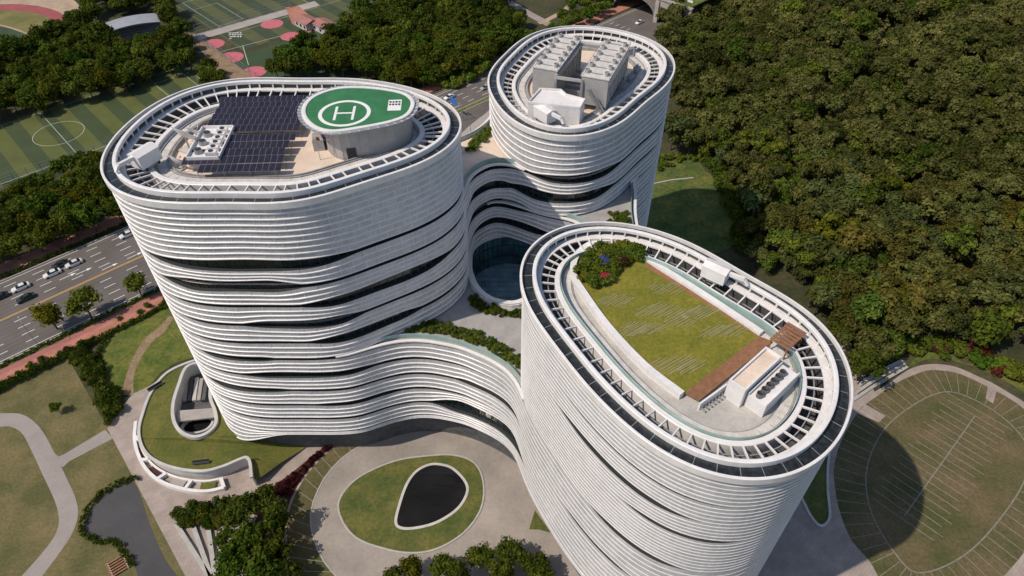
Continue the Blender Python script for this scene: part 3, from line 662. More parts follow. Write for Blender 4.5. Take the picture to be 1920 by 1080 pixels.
for gi, (F, za, zb) in enumerate(GROUPS):
    for P in contours(F, 0.0, 1.1):
        hole = np.sum(P[:, 0] * np.roll(P[:, 1], -1) - np.roll(P[:, 0], -1) * P[:, 1]) < 0
        if hole and F is G1: continue
        own = owner(P)
        for o, idx, cl in split_runs(P, own):
            nb = 5 if (o == 'C' and gi > 0) else 3
            top = TOP[o] - 1.15
            for j in range(11):
                lo = GL[j]; hi = GL[j + 1] if j < 10 else top
                if lo < za - 0.1 or lo >= zb - 0.1 or lo > top - 0.4: continue
                if hi > top or (o == 'C' and j == 10): hi = top
                skip_gap_hi = hi == top
                zl = lo + opening(j, P) / 2
                zh = np.full(len(P), hi) if skip_gap_hi else hi - opening(j + 1, P) / 2
                span = hi - lo
                k = nb if span < 6 else int(round(span / 1.3))
                if span < 3: k = max(1, int(round(span / 0.95)))
                for b in range(k):
                    band(o, P, idx, cl, zl + (zh - zl) * b / k, zl + (zh - zl) * (b + 1) / k, b == k - 1)
                if hi == top: break
        if gi == 0:   # skirt: the lowest bands dip towards the ground on the outer left flank
            zbot = 8.7 - 7.6 * sstep(-P[:, 0], 46, 64)
            ztop = GL[0] + 0 * P[:, 0]
            for o, idx, cl in split_runs(P, own):
                for b in range(4): band(o, P, idx, cl, zbot + (ztop - zbot) * b / 4, zbot + (ztop - zbot) * (b + 1) / 4 - (0.03 if b == 3 else 0), False)
# terraces on the links, with their copings
podium = MB()
def fill(F, z, material, name, lev=-0.3):
    L_ = contours(F, lev, 1.5); ar = [np.sum(P[:, 0] * np.roll(P[:, 1], -1) - np.roll(P[:, 0], -1) * P[:, 1]) for P in L_]
    outs = [P for P, a in zip(L_, ar) if a > 0]; holes = [P for P, a in zip(L_, ar) if a < 0]
    m = MB()
    for P in outs:
        hs = [tuple(map(tuple, h)) for h in holes if inside(P, h[0, 0], h[0, 1])]
        m.sheet([tuple(p) for p in P], z, 0, hs)
    o = m.build(name, material, complex_o); o.location = INV; return o
M['terrace'] = mat('terrace_paving', (0.34, 0.33, 0.325), 0.8, 0.10, 0.4, fine=0.06, fscale=3)
fill(G1, T_AC + 0.02, M['terrace'], 'terrace'); fill(G2, T_BC + 0.02, M['terrace'], 'terrace'); fill(G3, T_AB + 0.02, M['deck'], 'terrace')
def coping(F, Fnext, z, drop):
    for P in contours(F, 0.0, 1.1):
        free = interp(Fnext, P[:, 0], P[:, 1]) > 0.06
        if not free.any(): continue
        n = len(P); st_ = [i for i in range(n) if free[i] and not free[i - 1]] or [0]
        for a in st_:
            run = [a]
            while free[(run[-1] + 1) % n] and len(run) < n: run.append((run[-1] + 1) % n)
            if len(run) < 5: continue
            Q = P[run]; oo = sweep(Q, [(0.17, z + 0.02), (0.17, z + 0.30), (-0.42, z + 0.30), (-0.42, z + 0.02)], 'terrace_coping', M['white'], complex_o, closed=False); oo.location = INV
            oo = sweep(Q - normals(Q, False) * 1.0, [(0.03, z), (0.03, z + 1.15), (-0.03, z + 1.15), (-0.03, z)], 'glass_railing', M['rail_glass'], complex_o, closed=False); oo.location = INV
coping(G1, G2, T_AC, 0); coping(G2, G3, T_BC, 0); coping(G3, G4, T_AB, 0)
# the oval court: glazed shaft, white rim, gridded glass floor
ov = resample(OVAL, 1.2)
m = MB(); wall(m, ov[::-1], list(range(len(ov))) + [0], 17.0, T_AC)
o = m.build('court_glazing', M['glass_green'], complex_o); o.location = INV
m = MB(); No = normals(ov)
for i in range(len(ov)):
    q = ov[i] - No[i] * 0.06; m.box(q[0], q[1], (17 + T_AC) / 2, 0.16, 0.08, T_AC - 17, math.atan2(No[i, 1], No[i, 0]))
o = m.build('court_mullions', M['mull'], complex_o); o.location = INV; o['kind'] = 'stuff'
for z in (26.4, 29.6):
    o = sweep(ov, [(-0.16, z - 0.06), (-0.16, z + 0.06), (0.0, z + 0.06), (0.0, z - 0.06)], 'court_transom', M['mull'], complex_o); o.location = INV
o = sweep(ov, [(-0.35, T_AC - 0.5), (1.0, T_AC - 0.5), (1.0, T_AC + 0.95), (-0.35, T_AC + 0.95)], 'court_rim', M['white'], complex_o); o.location = INV
M['court_floor'] = mat('court_skylight', (0.22, 0.38, 0.46), 0.25, 0.35, 0.4, spec=0.8)
m = MB(); m.sheet([tuple(p) for p in ov], 24.0); o = m.build('court_skylight', M['court_floor'], complex_o); o.location = INV
m = MB()
for k in range(-7, 8):
    for (dx, dy) in ((1, 0), (0, 1)):
        c0 = np.array([0.0, 106.0]) + np.array([dy, dx]) * k * 1.6
        t = [s_ for s_ in np.arange(-13, 13.1, 0.4) if interp(fOV, *(c0 + np.array([dx, dy]) * s_)) < -0.1]
        if len(t) > 2:
            a = c0 + np.array([dx, dy]) * min(t); b = c0 + np.array([dx, dy]) * max(t); m.beam((*a, 24.08), (*b, 24.08), 0.14, 0.12 + 0.02 * dx)
o = m.build('skylight_grid', M['steel'], complex_o); o.location = INV; o['kind'] = 'stuff'

# ------------------------------------------------------------------ tower roofs
UNIT = MB().box(0, 0, 0, 1, 1, 1)
def unit_mesh(material, name):
    o = MB().box(0, 0, 0, 1, 1, 1).build(name, material); me = o.data; bpy.data.objects.remove(o); return me
RIB = unit_mesh(M['white'], 'rib_mesh'); PST = unit_mesh(M['kerb'], 'joint_mesh'); GJ = unit_mesh(M['steel'], 'gutter_joint_mesh')
def put(name, me, parent, p, q, w, h):
    p = Vector(p); q = Vector(q); d = q - p
    o = link(name, me, parent); o.location = (p + q) / 2; o.rotation_euler = d.to_track_quat('X', 'Z').to_euler(); o.scale = (d.length, w, h); return o
def roof(k, deckmat):
    E_ = EGG[k]; z = TOP[k]; T = TW[k]; pe = np.sum(np.hypot(*(E_ - np.roll(E_, 1, 0)).T))
    w0, w1, w2 = {'A': (6.0, 6.9, 9.3), 'B': (4.7, 5.5, 7.8), 'C': (5.0, 5.8, 7.5)}[k]     # inner side of the open well, of its kerb, of the crane track
    sweep(E_, [(0.34, z - 1.2), (0.36, z - 0.06), (0.28, z), (0.0, z), (0.0, z - 1.0)], 'parapet', M['white'], T)
    sweep(E_, [(0.0, z - 0.62), (-1.55, z - 0.48), (-1.55, z - 1.2), (0.0, z - 1.2)], 'gutter', M['gutter'], T)
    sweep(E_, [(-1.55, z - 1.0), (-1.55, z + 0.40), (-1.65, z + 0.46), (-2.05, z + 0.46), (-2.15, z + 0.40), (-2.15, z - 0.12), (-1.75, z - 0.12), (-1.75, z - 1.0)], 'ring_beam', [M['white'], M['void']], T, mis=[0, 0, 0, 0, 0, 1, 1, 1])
    sweep(E_, [(-1.75, z - 1.0), (-2.95, z - 1.0), (-2.95, z - 1.25), (-1.75, z - 1.25)], 'ring_ledge', M['white'], T)
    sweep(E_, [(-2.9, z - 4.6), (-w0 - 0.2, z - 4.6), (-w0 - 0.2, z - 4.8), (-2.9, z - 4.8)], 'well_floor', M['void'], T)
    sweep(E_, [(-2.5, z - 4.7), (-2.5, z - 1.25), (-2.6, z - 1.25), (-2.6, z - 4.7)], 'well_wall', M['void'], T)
    sweep(E_, [(-w0, z - 4.7), (-w0, z - 1.30), (-w0 - 0.1, z - 1.22), (-w1 + 0.1, z - 1.22), (-w1, z - 1.30), (-w1, z - 2.4)], 'inner_kerb', M['white'], T)
    sweep(E_, [(-w1, z - 2.05), (-w2, z - 2.05), (-w2, z - 2.5), (-w1, z - 2.5)], 'track_bed', M['track2'], T)
    for off in ((-w1 - 0.4, -w2 + 0.35) if k != 'C' else (-w1 - 0.4,)):
        sweep(E_, [(off + 0.12, z - 2.06), (off + 0.12, z - 1.84), (off - 0.12, z - 1.84), (off - 0.12, z - 2.06)], 'rail', M['track'], T)
    sweep(E_, [(-w2, z - 2.6), (-w2, z - (1.75 if k != 'C' else 2.2)), (-w2 - 0.25, z - (1.75 if k != 'C' else 2.2)), (-w2 - 0.25, z - 2.6)], 'deck_kerb', M['track'], T)
    D = offset(E_, -w2 - 0.2)
    m = MB(); m.sheet([tuple(p) for p in D[::2]], z - 2.4); m.build('roof_deck', deckmat, T)
    n = int(pe / 2.3); N_ = normals(E_)
    for i in range(n):
        a = int(i * len(E_) / n); p = E_[a]; nn = N_[a]
        put('roof_rib', RIB, T, (*(p - nn * 2.9), z - 1.05), (*(p - nn * (w0 + 0.05)), z - 1.40), 0.20, 0.28)
        put('ring_post', RIB, T, (*(p - nn * 1.98), z - 1.0), (*(p - nn * 1.98), z - 0.12), 0.24, 0.24)
    # one slim intermediate hoop and posts between the ribs
    sweep(E_, [(-w0 / 2 - 1.4, z - 1.9), (-w0 / 2 - 1.4, z - 1.75), (-w0 / 2 - 1.55, z - 1.75), (-w0 / 2 - 1.55, z - 1.9)], 'well_hoop', M['steel'], T)
    n2 = int(pe / 2.8)
    for i in range(n2):
        a = int(i * len(E_) / n2); p = E_[a]; nn = N_[a]
        put('gutter_joint', GJ, T, (*(p - nn * 0.11), z - 0.60), (*(p - nn * 1.54), z - 0.46), 0.07, 0.04)
    if k == 'C':
        sweep(E_, [(-w1 - 0.06, z - 2.05), (-w1 - 0.06, z - 0.75), (-w1 - 0.12, z - 0.75), (-w1 - 0.12, z - 2.05)], 'glass_railing', M['rail_glass'], T)
    n3 = int(pe * 0.68 / 2.2)
    for i in range(n3):
        a = int(i * len(E_) / n3); p = E_[a]; nn = N_[a]
        put('paver_joint', GJ, T, (*(p - nn * (w1 + 0.55)), z - 2.05), (*(p - nn * (w2 - 0.5)), z - 2.05), 0.07, 0.02)
    return D
for k, dm in (('A', M['deck']), ('B', M['deck']), ('C', M['deck_grey'])): roof(k, dm)

# --- tower with the helipad
ZA = TOP['A'] - 2.4
HZ = 71.6
hp = ccw(smooth_closed(ats([(572, 212), (575, 197), (590, 182), (620, 170), (655, 165), (705, 167), (750, 175), (767, 185), (771, 197), (760, 215), (730, 227), (680, 237), (630, 244), (600, 240), (580, 227)], HZ), 6))
hc = hp.mean(0); heli = empty('helipad', (float(hc[0]), float(hc[1]), ZA), 0, 'green oval helipad marked with a white H above a grey panelled drum', 'helipad')
hl = hp - hc; zz = HZ - ZA
MB().prism([tuple(p) for p in hl], zz - 0.35, zz, 0, 1, bottom=True).build('landing_deck', [M['heli'], M['white']], heli)
sweep(hl, [(-0.1, zz - 0.4), (0.55, zz - 0.4), (0.55, zz + 0.10), (0.3, zz + 0.14), (-0.1, zz + 0.1)], 'deck_rim', M['white'], heli)
sweep(offset(hl, 1.25), [(-0.75, zz - 0.22), (0.0, zz - 0.05), (0.0, zz - 0.12), (-0.75, zz - 0.29)], 'safety_net', M['steel'], heli)
for i in range(0, len(hl), 2):
    N_ = normals(hl)[i]; put('net_bracket', RIB, heli, (*(hl[i] + N_ * 0.5), zz - 0.2), (*(hl[i] + N_ * 1.3), zz - 0.02), 0.08, 0.08)
hbase = offset(hl, -0.5) * np.array([0.90, 0.98]) + np.array([1.1, -0.1])
hb = resample(hbase, 1.5)
wl = MB()
sweep(hb, [(0, 0), (0, zz - 0.36), (-0.2, zz - 0.36), (-0.2, 0)], 'drum_wall', M['drum'], heli)
Nh = normals(hb)
for i in range(len(hb)):
    put('panel_joint', PST, heli, (*(hb[i] + Nh[i] * 0.02), 0.05), (*(hb[i] + Nh[i] * 0.02), zz - 0.4), 0.05, 0.05)
sweep(hb, [(0.05, 0.0), (0.05, 0.5), (0, 0.5), (0, 0)], 'drum_plinth', M['track'], heli)
i = int(np.argmin(np.hypot(hb[:, 0] + hc[0] - at(662, 272, 68)[0], hb[:, 1] + hc[1] - at(662, 272, 68)[1])))
a_ = math.atan2(Nh[i, 1], Nh[i, 0])
MB().box(hb[i, 0] + Nh[i, 0] * 0.05, hb[i, 1] + Nh[i, 1] * 0.05, 1.15, 0.12, 1.5, 2.3, a_).build('drum_door', M['sill'], heli)
def hloc(px, py): q = at(px, py, HZ); return (q[0] - hc[0], q[1] - hc[1])
cc = hloc(646, 212); rr_ = 4.25
cir = np.array([(cc[0] + rr_ * math.cos(t), cc[1] + rr_ * math.sin(t)) for t in np.linspace(0, 2 * math.pi, 65)[:-1]])
MB().strip(offset(cir, 0.0), offset(cir, -0.62), zz + 0.008, closed=True).build('touchdown_circle', M['paint'], heli)
ha = R(3.5); hx = np.array([math.cos(ha), math.sin(ha)]); hy = np.array([-hx[1], hx[0]])
for sx in (-1, 1):
    c_ = np.array(cc) + hx * 1.45 * sx; MB().box(c_[0], c_[1], zz + 0.01, 0.42, 4.4, 0.008, ha).build('letter_stroke', M['paint'], heli)
MB().box(cc[0], cc[1], zz + 0.01, 2.5, 0.42, 0.008, ha).build('letter_stroke', M['paint'], heli)
q = hloc(740, 197); MB().box(q[0], q[1], zz + 0.006, 2.2, 3.6, 0.008, ha).build('weight_sign', M['paint'], heli)
for r_, (n_, w_) in enumerate(((4, 0.34), (4, 0.34))):
    for c_ in range(n_):
        b_ = np.array(q) + hx * (-0.75 + 0.5 * c_) + hy * (1.05 - 0.85 * r_)
        MB().box(b_[0], b_[1], zz + 0.014, 0.36, 0.62 - 0.1 * ((c_ + r_) % 2), 0.006, ha).build('sign_figure', M['sill'], heli)
# solar rows: thing = one tilted row, parts = its modules
pv_me = MB().box(0, 0, 0, 0.88, 1.74, 0.05).build('solar_module', M['pv']); pvm = pv_me.data; bpy.data.objects.remove(pv_me)
fr_o = MB().box(0, 0, 0, 1.0, 1.9, 0.04).build('module_frame', M['pvf']); frm = fr_o.data; bpy.data.objects.remove(fr_o)
rows = []
for r_ in range(6): rows.append((at(415 if r_ > 0 else 409, 190, 67.4)[0], -36.3, 112.6 - 2.0 * r_, 'upper'))
lefts = [at(405, 262, 67.4)[0], at(402, 275, 67.4)[0], at(356, 290, 67.4)[0], at(338, 307, 67.4)[0], at(368, 322, 67.4)[0]]
for r_ in range(5): rows.append((lefts[r_], -36.2, 99.6 - 2.25 * r_, 'lower'))
ordw = ['first', 'second', 'third', 'fourth', 'fifth', 'sixth']
for n_, (x0, x1, y, blk) in enumerate(rows):
    k_ = n_ if blk == 'upper' else n_ - 6
    lb_ = f'{ordw[k_]} row of solar panels from the far parapet' if blk == 'upper' else f'{ordw[k_]} solar panel row in the block nearer the camera, counted from the gap'
    row = empty('solar_panel_row', (x0, y, ZA), R(2.6), lb_, 'solar panels', 'solar panel rows on the helipad tower')
    n_c = int((x1 - x0) / 1.0)
    for c_ in range(n_c):
        o = link('solar_panel', pvm, row, (0.5 + c_ * 1.0, 0, 1.75), (R(7), 0, 0))
        f_ = link('frame', frm, o, (0, 0, -0.03))
    for c_ in range(0, n_c + 1, 4):
        MB().box(c_ * 1.0, -0.6, 0.78, 0.08, 0.08, 1.56).build('support_post', M['steel'], row)
        MB().box(c_ * 1.0, 0.6, 0.86, 0.08, 0.08, 1.72).build('support_post', M['steel'], row)
# plant platform between dishes and solar field
c_ = at(392, 258, 68.5); plat = empty('plant_platform', (c_[0], c_[1], ZA), R(2.6), 'white tray-like plant platform with fans beside the solar panels', 'roof plant')
MB().box(0, 0, 0.9, 5.2, 9.4, 1.8).build('platform', M['white'], plat)
for sx, sy, lx, ly in ((-2.6, 0, 0.2, 9.8), (2.6, 0, 0.2, 9.8), (0, -4.8, 5.4, 0.2), (0, 4.8, 5.4, 0.2)): MB().box(sx, sy, 2.05, lx, ly, 0.55).build('upstand', M['white'], plat)
for i in range(6):
    m = MB(); m.box(1.1, -3.6 + 1.4 * i, 2.2, 1.7, 0.9, 0.8); m.cyl(1.1, -3.6 + 1.4 * i, 2.6, 2.75, 0.36, n=10, mi=1); m.build('fan_unit', [M['white'], M['sill']], plat)
for i in range(3):
    m = MB(); m.cyl(-1.2, -2.8 + 2.6 * i, 1.8, 2.5, 0.7, 0.6, 12); m.cyl(-1.2, -2.8 + 2.6 * i, 2.5, 2.6, 0.5, 0.5, 12, 1); m.build('exhaust_stack', [M['steel'], M['sill']], plat)
def dish(px, py, rad, label, tilt):
    c = at(px, py, 68.5); d = empty('satellite_dish', (c[0], c[1], ZA), R(150), label, 'satellite dish', 'satellite dishes on the helipad tower')
    m = MB(); n = 20; vs = []; fs = []
    for r in range(5):
        rr = rad * (r + 0.02) / 4
        for k in range(n): vs.append((rr * math.cos(2 * math.pi * k / n), rr * math.sin(2 * math.pi * k / n), 0.28 * rr * rr / rad))
    for r in range(4):
        for k in range(n): fs.append((r * n + k, r * n + (k + 1) % n, (r + 1) * n + (k + 1) % n, (r + 1) * n + k))
    m.add(vs, fs); b = m.build('reflector', M['white'], d, True, (0, 0, rad * 0.9)); b.rotation_euler = (R(tilt), 0, 0)
    b.data.materials.append(M['white'])
    MB().cyl(0, 0, 0, rad * 0.85, 0.16, 0.12, 8).build('mast', M['steel'], d)
    MB().box(0, 0, 0.12, rad, rad, 0.24).build('base', M['deck_grey'], d)
    f = MB(); f.beam((0, 0, 0), (0, 0, rad * 0.8), 0.06, 0.06); f.cyl(0, 0, rad * 0.7, rad * 0.9, 0.14, 0.1, 8); ff = f.build('feed_horn', M['steel'], b)
dish(345, 252, 2.6, 'large white satellite dish beside the plant platform', 48)
dish(324, 290, 1.5, 'small white satellite dish near the roof crane', 60)
dish(362, 236, 1.6, 'middle-sized white satellite dish at the far end of the plant platform', 40)
def crane(px, py, z, ang_, label, s=1.0):
    c = at(px, py, z + 1.5); b = empty('facade_crane', (c[0], c[1], z - 1.1), ang_, label, 'facade crane', 'window cleaning cranes on the roofs')
    m = MB(); m.prism([(-2.2 * s, -1.3 * s), (2.2 * s, -1.3 * s), (2.2 * s, 1.3 * s), (-2.2 * s, 1.3 * s)], 0.5, 3.0 * s); m.build('housing', M['white'], b)
    m = MB(); m.add([(-2.3 * s, -1.4 * s, 3.0 * s), (2.3 * s, -1.4 * s, 3.0 * s), (2.3 * s, 1.4 * s, 3.0 * s), (-2.3 * s, 1.4 * s, 3.0 * s), (-2.3 * s, 0, 3.5 * s), (2.3 * s, 0, 3.5 * s)], [(0, 1, 5, 4), (2, 3, 4, 5), (1, 2, 5), (3, 0, 4)]); m.build('roof', M['white'], b)
    m = MB(); m.beam((0.5 * s, 0, 2.6 * s), (5.2 * s, 0, 2.9 * s), 0.5, 0.6); m.beam((5.2 * s, 0, 2.9 * s), (6.0 * s, 0, 2.0 * s), 0.4, 0.4); m.build('jib', M['white'], b)
    MB().box(0, 0, 0.28, 3.4 * s, 2.2 * s, 0.5).build('bogie', M['steel'], b)
    for sx in (-1, 1):
        for sy in (-1, 1): MB().cyl(sx * 1.3 * s, sy * 0.9 * s, 0.0, 0.3, 0.3, n=8).build('wheel', M['black'], b)
    return b
crane(268, 283, TOP['A'], R(242), 'white facade crane on the left end of the helipad tower roof', 0.9)
# pipe rack in front of the panels, air handling boxes near the drum
c_ = at(597, 262, 67); u_ = empty('air_handler', (c_[0], c_[1], ZA), R(10), 'grey air handling unit tucked against the left of the helipad drum', 'roof plant')
MB().box(0, 0, 1.0, 1.8, 2.6, 2.0).build('casing', M['steel'], u_); MB().box(-0.92, 0, 1.2, 0.06, 2.0, 1.1).build('louvre', M['sill'], u_)
MB().box(0, 0, 2.1, 1.4, 2.2, 0.2).build('cover', M['track'], u_)

# --- far tower: cooling blocks
ZB = TOP['B'] - 2.4
def quad_block(name, corners, ztop, label, fans):
    """long cooling block from four surveyed roof corners (front left, front right, back right, back left)"""
    Q = np.array(ats(corners, ztop)); c = Q.mean(0); ex = ((Q[1] - Q[0]) + (Q[2] - Q[3])) / 2; ey = ((Q[3] - Q[0]) + (Q[2] - Q[1])) / 2
    w, l = np.linalg.norm(ex), np.linalg.norm(ey); a = math.atan2(ey[1], ey[0]) - math.pi / 2; h = ztop - ZB
    e = empty(name, (float(c[0]), float(c[1]), ZB), a, label, 'cooling tower', 'cooling blocks on the far tower')
    MB().box(0, 0, h * 0.58, w, l, h * 0.78).build('casing', M['drum'], e)
    MB().box(0, 0, h * 0.985, w + 0.3, l + 0.3, 0.22).build('top_deck', M['track2'], e)
    for sx in (-1, 1):
        MB().box(sx * (w / 2 + 0.08), 0, h + 0.55, 0.08, l, 0.06).build('handrail', M['steel'], e)
        for k in range(9): MB().box(sx * (w / 2 + 0.08), -l / 2 + k * l / 8, h + 0.3, 0.07, 0.07, 0.6).build('rail_post', M['steel'], e)
        for k in range(7): MB().box(sx * (w / 2 - 0.3), -l / 2 + (k + 0.5) * l / 7, h * 0.10, 0.25, 0.25, h * 0.2).build('leg', M['steel'], e)
        for k in range(6): MB().box(sx * (w / 2 + 0.05), -l / 2 + (k + 0.5) * l / 6, h * 0.45, 0.1, l / 6 * 0.82, h * 0.42).build('intake_louvre', M['track'], e)
    for k in range(fans):
        for sx in (-1, 1):
            m = MB(); y = -l / 2 + (k + 0.5) * l / fans
            m.cyl(sx * w * 0.36, y, h + 0.05, h + 0.75, w * 0.085, w * 0.08, 12, 0, cap=False); m.cyl(sx * w * 0.36, y, h + 0.05, h + 0.5, w * 0.07, n=12, mi=1)
            m.box(sx * w * 0.36, y + 0.75, h + 0.3, 0.5, 0.35, 0.5, 0, 1); m.build('fan', [M['drum'], M['track']], e)
        MB().box(0, -l / 2 + (k + 0.5) * l / fans, h + 0.14, w * 0.42, 0.12, 0.1).build('deck_joint', M['steel'], e)
    return e, a, w, l
e1, a1, w1_, l1_ = quad_block('cooling_block', [(1000, 125), (1044, 131), (1092, 70), (1046, 65)], 66.0, 'left of the two long grey cooling blocks on the far tower', 6)
e2, a2, w2_, l2_ = quad_block('cooling_block', [(1092, 139), (1140, 151), (1182, 82), (1134, 76)], 66.0, 'right of the two long grey cooling blocks on the far tower', 6)
# steel gantry between the blocks
ca = at(1042, 135, 66.0); cb = at(1092, 142, 66.0); da = at(1090, 74, 66.0); db = at(1134, 79, 66.0)
g_ = empty('steel_gantry', (ca[0], ca[1], ZB), 0, 'grey steel frame joining the two cooling blocks', 'gantry')
def gr(p, z): return (p[0] - ca[0], p[1] - ca[1], z)
for (p, q) in ((ca, cb), (ca, da), (cb, db), (da, db)): MB().beam(gr(p, 6.3), gr(q, 6.3), 0.5, 0.5).build('frame_beam', M['drum'], g_)
for p in (ca, cb, da, db): MB().box(*gr(p, 3.1), 0.45, 0.45, 6.2).build('frame_post', M['drum'], g_)
for t in np.linspace(0.12, 0.88, 6):
    p = np.array(ca) * (1 - t) + np.array(da) * t; q = np.array(cb) * (1 - t) + np.array(db) * t
    MB().beam(gr(p, 1.2), gr(q, 1.2), 0.9, 0.9).build('pipe_run', M['steel'], g_)
# access stairs on the front of the right block
s0 = at(1104, 152, 65.5); s1 = at(1128, 190, 60.0)
stt = empty('access_stair', (s0[0], s0[1], ZB), 0, 'grey steel stair at the near end of the right cooling block', 'stairs')
for off in (-0.4, 0.4):
    MB().beam((off, -1.0, 5.8), (off + 3.4, -1.2, 0.2), 0.1, 0.3).build('stringer', M['steel'], stt)
    MB().beam((off, -1.0, 6.8), (off + 3.4, -1.2, 1.2), 0.06, 0.06).build('handrail', M['steel'], stt)
for k in range(14):
    t = k / 13; MB().box(3.4 * t, -1.0 - 0.2 * t, 5.8 - 5.5 * t, 0.34, 0.8, 0.05).build('tread', M['steel'], stt)
# white stair house
Q = [(1012, 166), (1052, 168), (1062, 177), (1097, 186), (1088, 202), (990, 192)]
zt = 63.2; hc2 = np.array(at(1045, 188, zt)); sh = empty('stair_house', (float(hc2[0]), float(hc2[1]), ZB), 0, 'low white stair house in front of the cooling blocks', 'stair house')
poly = [(p[0] - hc2[0], p[1] - hc2[1]) for p in ats(Q, zt)]
MB().prism(poly, 0, zt - ZB - 0.25).build('walls', M['white'], sh)
sweep(ccw(poly), [(0.05, zt - ZB - 0.3), (0.05, zt - ZB + 0.15), (-0.3, zt - ZB + 0.15), (-0.3, zt - ZB - 0.3)], 'parapet', M['white'], sh)
crane(1022, 204, TOP['B'], R(-52), 'white facade crane beside the stair house on the far tower', 0.9)
for px, py, lb in ((1066, 63, 'white roof vent hood behind the left cooling block'), (1176, 76, 'white roof vent hood behind the right cooling block')):
    c_ = at(px, py, 62.5); v_ = empty('vent_hood', (c_[0], c_[1], ZB), R(20), lb, 'roof vent', 'vent hoods on the far tower')
    MB().box(0, 0, 1.4, 3.0, 2.2, 2.8).build('hood', M['white'], v_); MB().box(0, -1.12, 1.5, 2.4, 0.06, 1.4).build('grille', M['track'], v_); MB().box(0, 0, 2.86, 3.3, 2.5, 0.12).build('cap', M['white'], v_)
MB_ = [(1205, 150), (1190, 168), (1172, 182)]
for i, (px, py) in enumerate(((1196, 118), (1184, 134), (1172, 150))):
    c_ = at(px, py, 61); p_ = empty('chiller_pump', (c_[0], c_[1], ZB), R(58), ['grey pump unit farthest back beside the right cooling block', 'middle grey pump unit beside the right cooling block', 'nearest grey pump unit beside the right cooling block'][i], 'pump', 'pumps beside the right cooling block')
    MB().box(0, 0, 0.2, 3.0, 1.2, 0.4).build('plinth', M['deck_grey'], p_)
    m = MB(); m.beam((-1.2, 0, 0.9), (1.2, 0, 0.9), 0.8, 0.8); m.build('body', M['steel'], p_); MB().beam((-1.3, 0.35, 1.6), (1.3, 0.35, 1.6), 0.25, 0.25).build('pipe', M['track'], p_)

# --- near tower: roof lawn
ZC = TOP['C'] - 2.4
lawnC = smooth_open(ats([(1283, 737), (1213, 683), (1147, 613), (1103, 553), (1081, 515), (1087, 483), (1110, 463), (1143, 456), (1187, 463), (1213, 492), (1293, 543), (1360, 587), (1423, 630)], ZC + 0.6), 4)
rl = MB().prism(lawnC, ZC + 0.02, ZC + 0.6).build('roof_lawn', M['rooflawn']); tag(rl, 'olive roof lawn with pale stone stripes on the nearest tower', 'lawn')
LC = ccw(lawnC)
edge = np.array(lawnC)
tp_ = offset(edge, 0.6, False)[len(edge) // 2]; sg_ = -1 if inside(lawnC, tp_[0], tp_[1]) else 1
wallC = sweep(edge, [(sg_ * 0.05, ZC), (sg_ * 0.05, ZC + 1.05), (sg_ * 1.0, ZC + 1.05), (sg_ * 1.0, ZC)], 'planter_wall', M['white'], TW['C'], closed=False)
bs = np.array(ats([(1213, 492), (1293, 543), (1360, 587), (1423, 630)], ZC + 0.62)); nb = offset(bs, 1.1, False) if True else bs
cen = np.array(lawnC).mean(0); nb = bs + (cen - bs) / np.linalg.norm(cen - bs, axis=1)[:, None] * 1.1
MB().strip(bs, nb, ZC + 0.625).build('edging_boards', M['wood'], rl)
# timber deck of single boards
dk = empty('timber_deck', (0, 0, 0), 0, 'brown timber deck along the near edge of the roof lawn', 'deck')
q0, q1, q2, q3 = (np.array(at(*p, ZC + 0.66)) for p in ((1423, 630), (1283, 737), (1310, 752), (1449, 640)))
dk.location = (float(q0[0]), float(q0[1]), ZC)
nbd = 10
for i in range(nbd):
    t = (i + 0.5) / nbd; a = q0 * (1 - t) + q3 * t - q0; b = q1 * (1 - t) + q2 * t - q0
    wd = np.linalg.norm(q3 - q0) / nbd
    MB().beam((*a, 0.62), (*b, 0.62), wd * 0.93, 0.08).build('deck_board', M['wood'], dk)
MB().sheet([tuple(q0 - q0), tuple(q1 - q0), tuple(q2 - q0), tuple(q3 - q0)], 0.56).build('joist_layer', M['sill'], dk)
# stone stripes in lens-shaped groups
def stripes(cx, cy, w, h, n, ang_=0.0):
    """a lens of thin stone strips around a surveyed centre; w, h in photograph pixels"""
    z = ZC + 0.63
    for i in range(n):
        t = (i + 0.5) / n * 2 - 1; half = h / 2 * math.sqrt(max(0.05, 1 - t * t)) * random.uniform(0.55, 1.05); cy += random.uniform(-2.5, 2.5)
        ox = cx + t * w / 2; oy = cy + t * w / 2 * 0.10
        a = at(ox + half * 0.95, oy - half * 0.55, z); b = at(ox - half * 0.95, oy + half * 0.55, z)
        put('stone_strip', STP, rl, (*a, z), (*b, z), 0.13, 0.05)
STP = unit_mesh(mat('stone_strip', (0.275, 0.25, 0.125), 0.85, 0.15, 1.0), 'strip_mesh')
for a in ((1153, 566, 60, 46, 10), (1250, 538, 62, 40, 9), (1237, 580, 76, 62, 12), (1308, 588, 66, 60, 11), (1205, 620, 78, 66, 12), (1358, 622, 74, 62, 11), (1268, 682, 84, 76, 13), (1190, 612, 40, 36, 5), (1275, 600, 50, 40, 7)): stripes(*a)
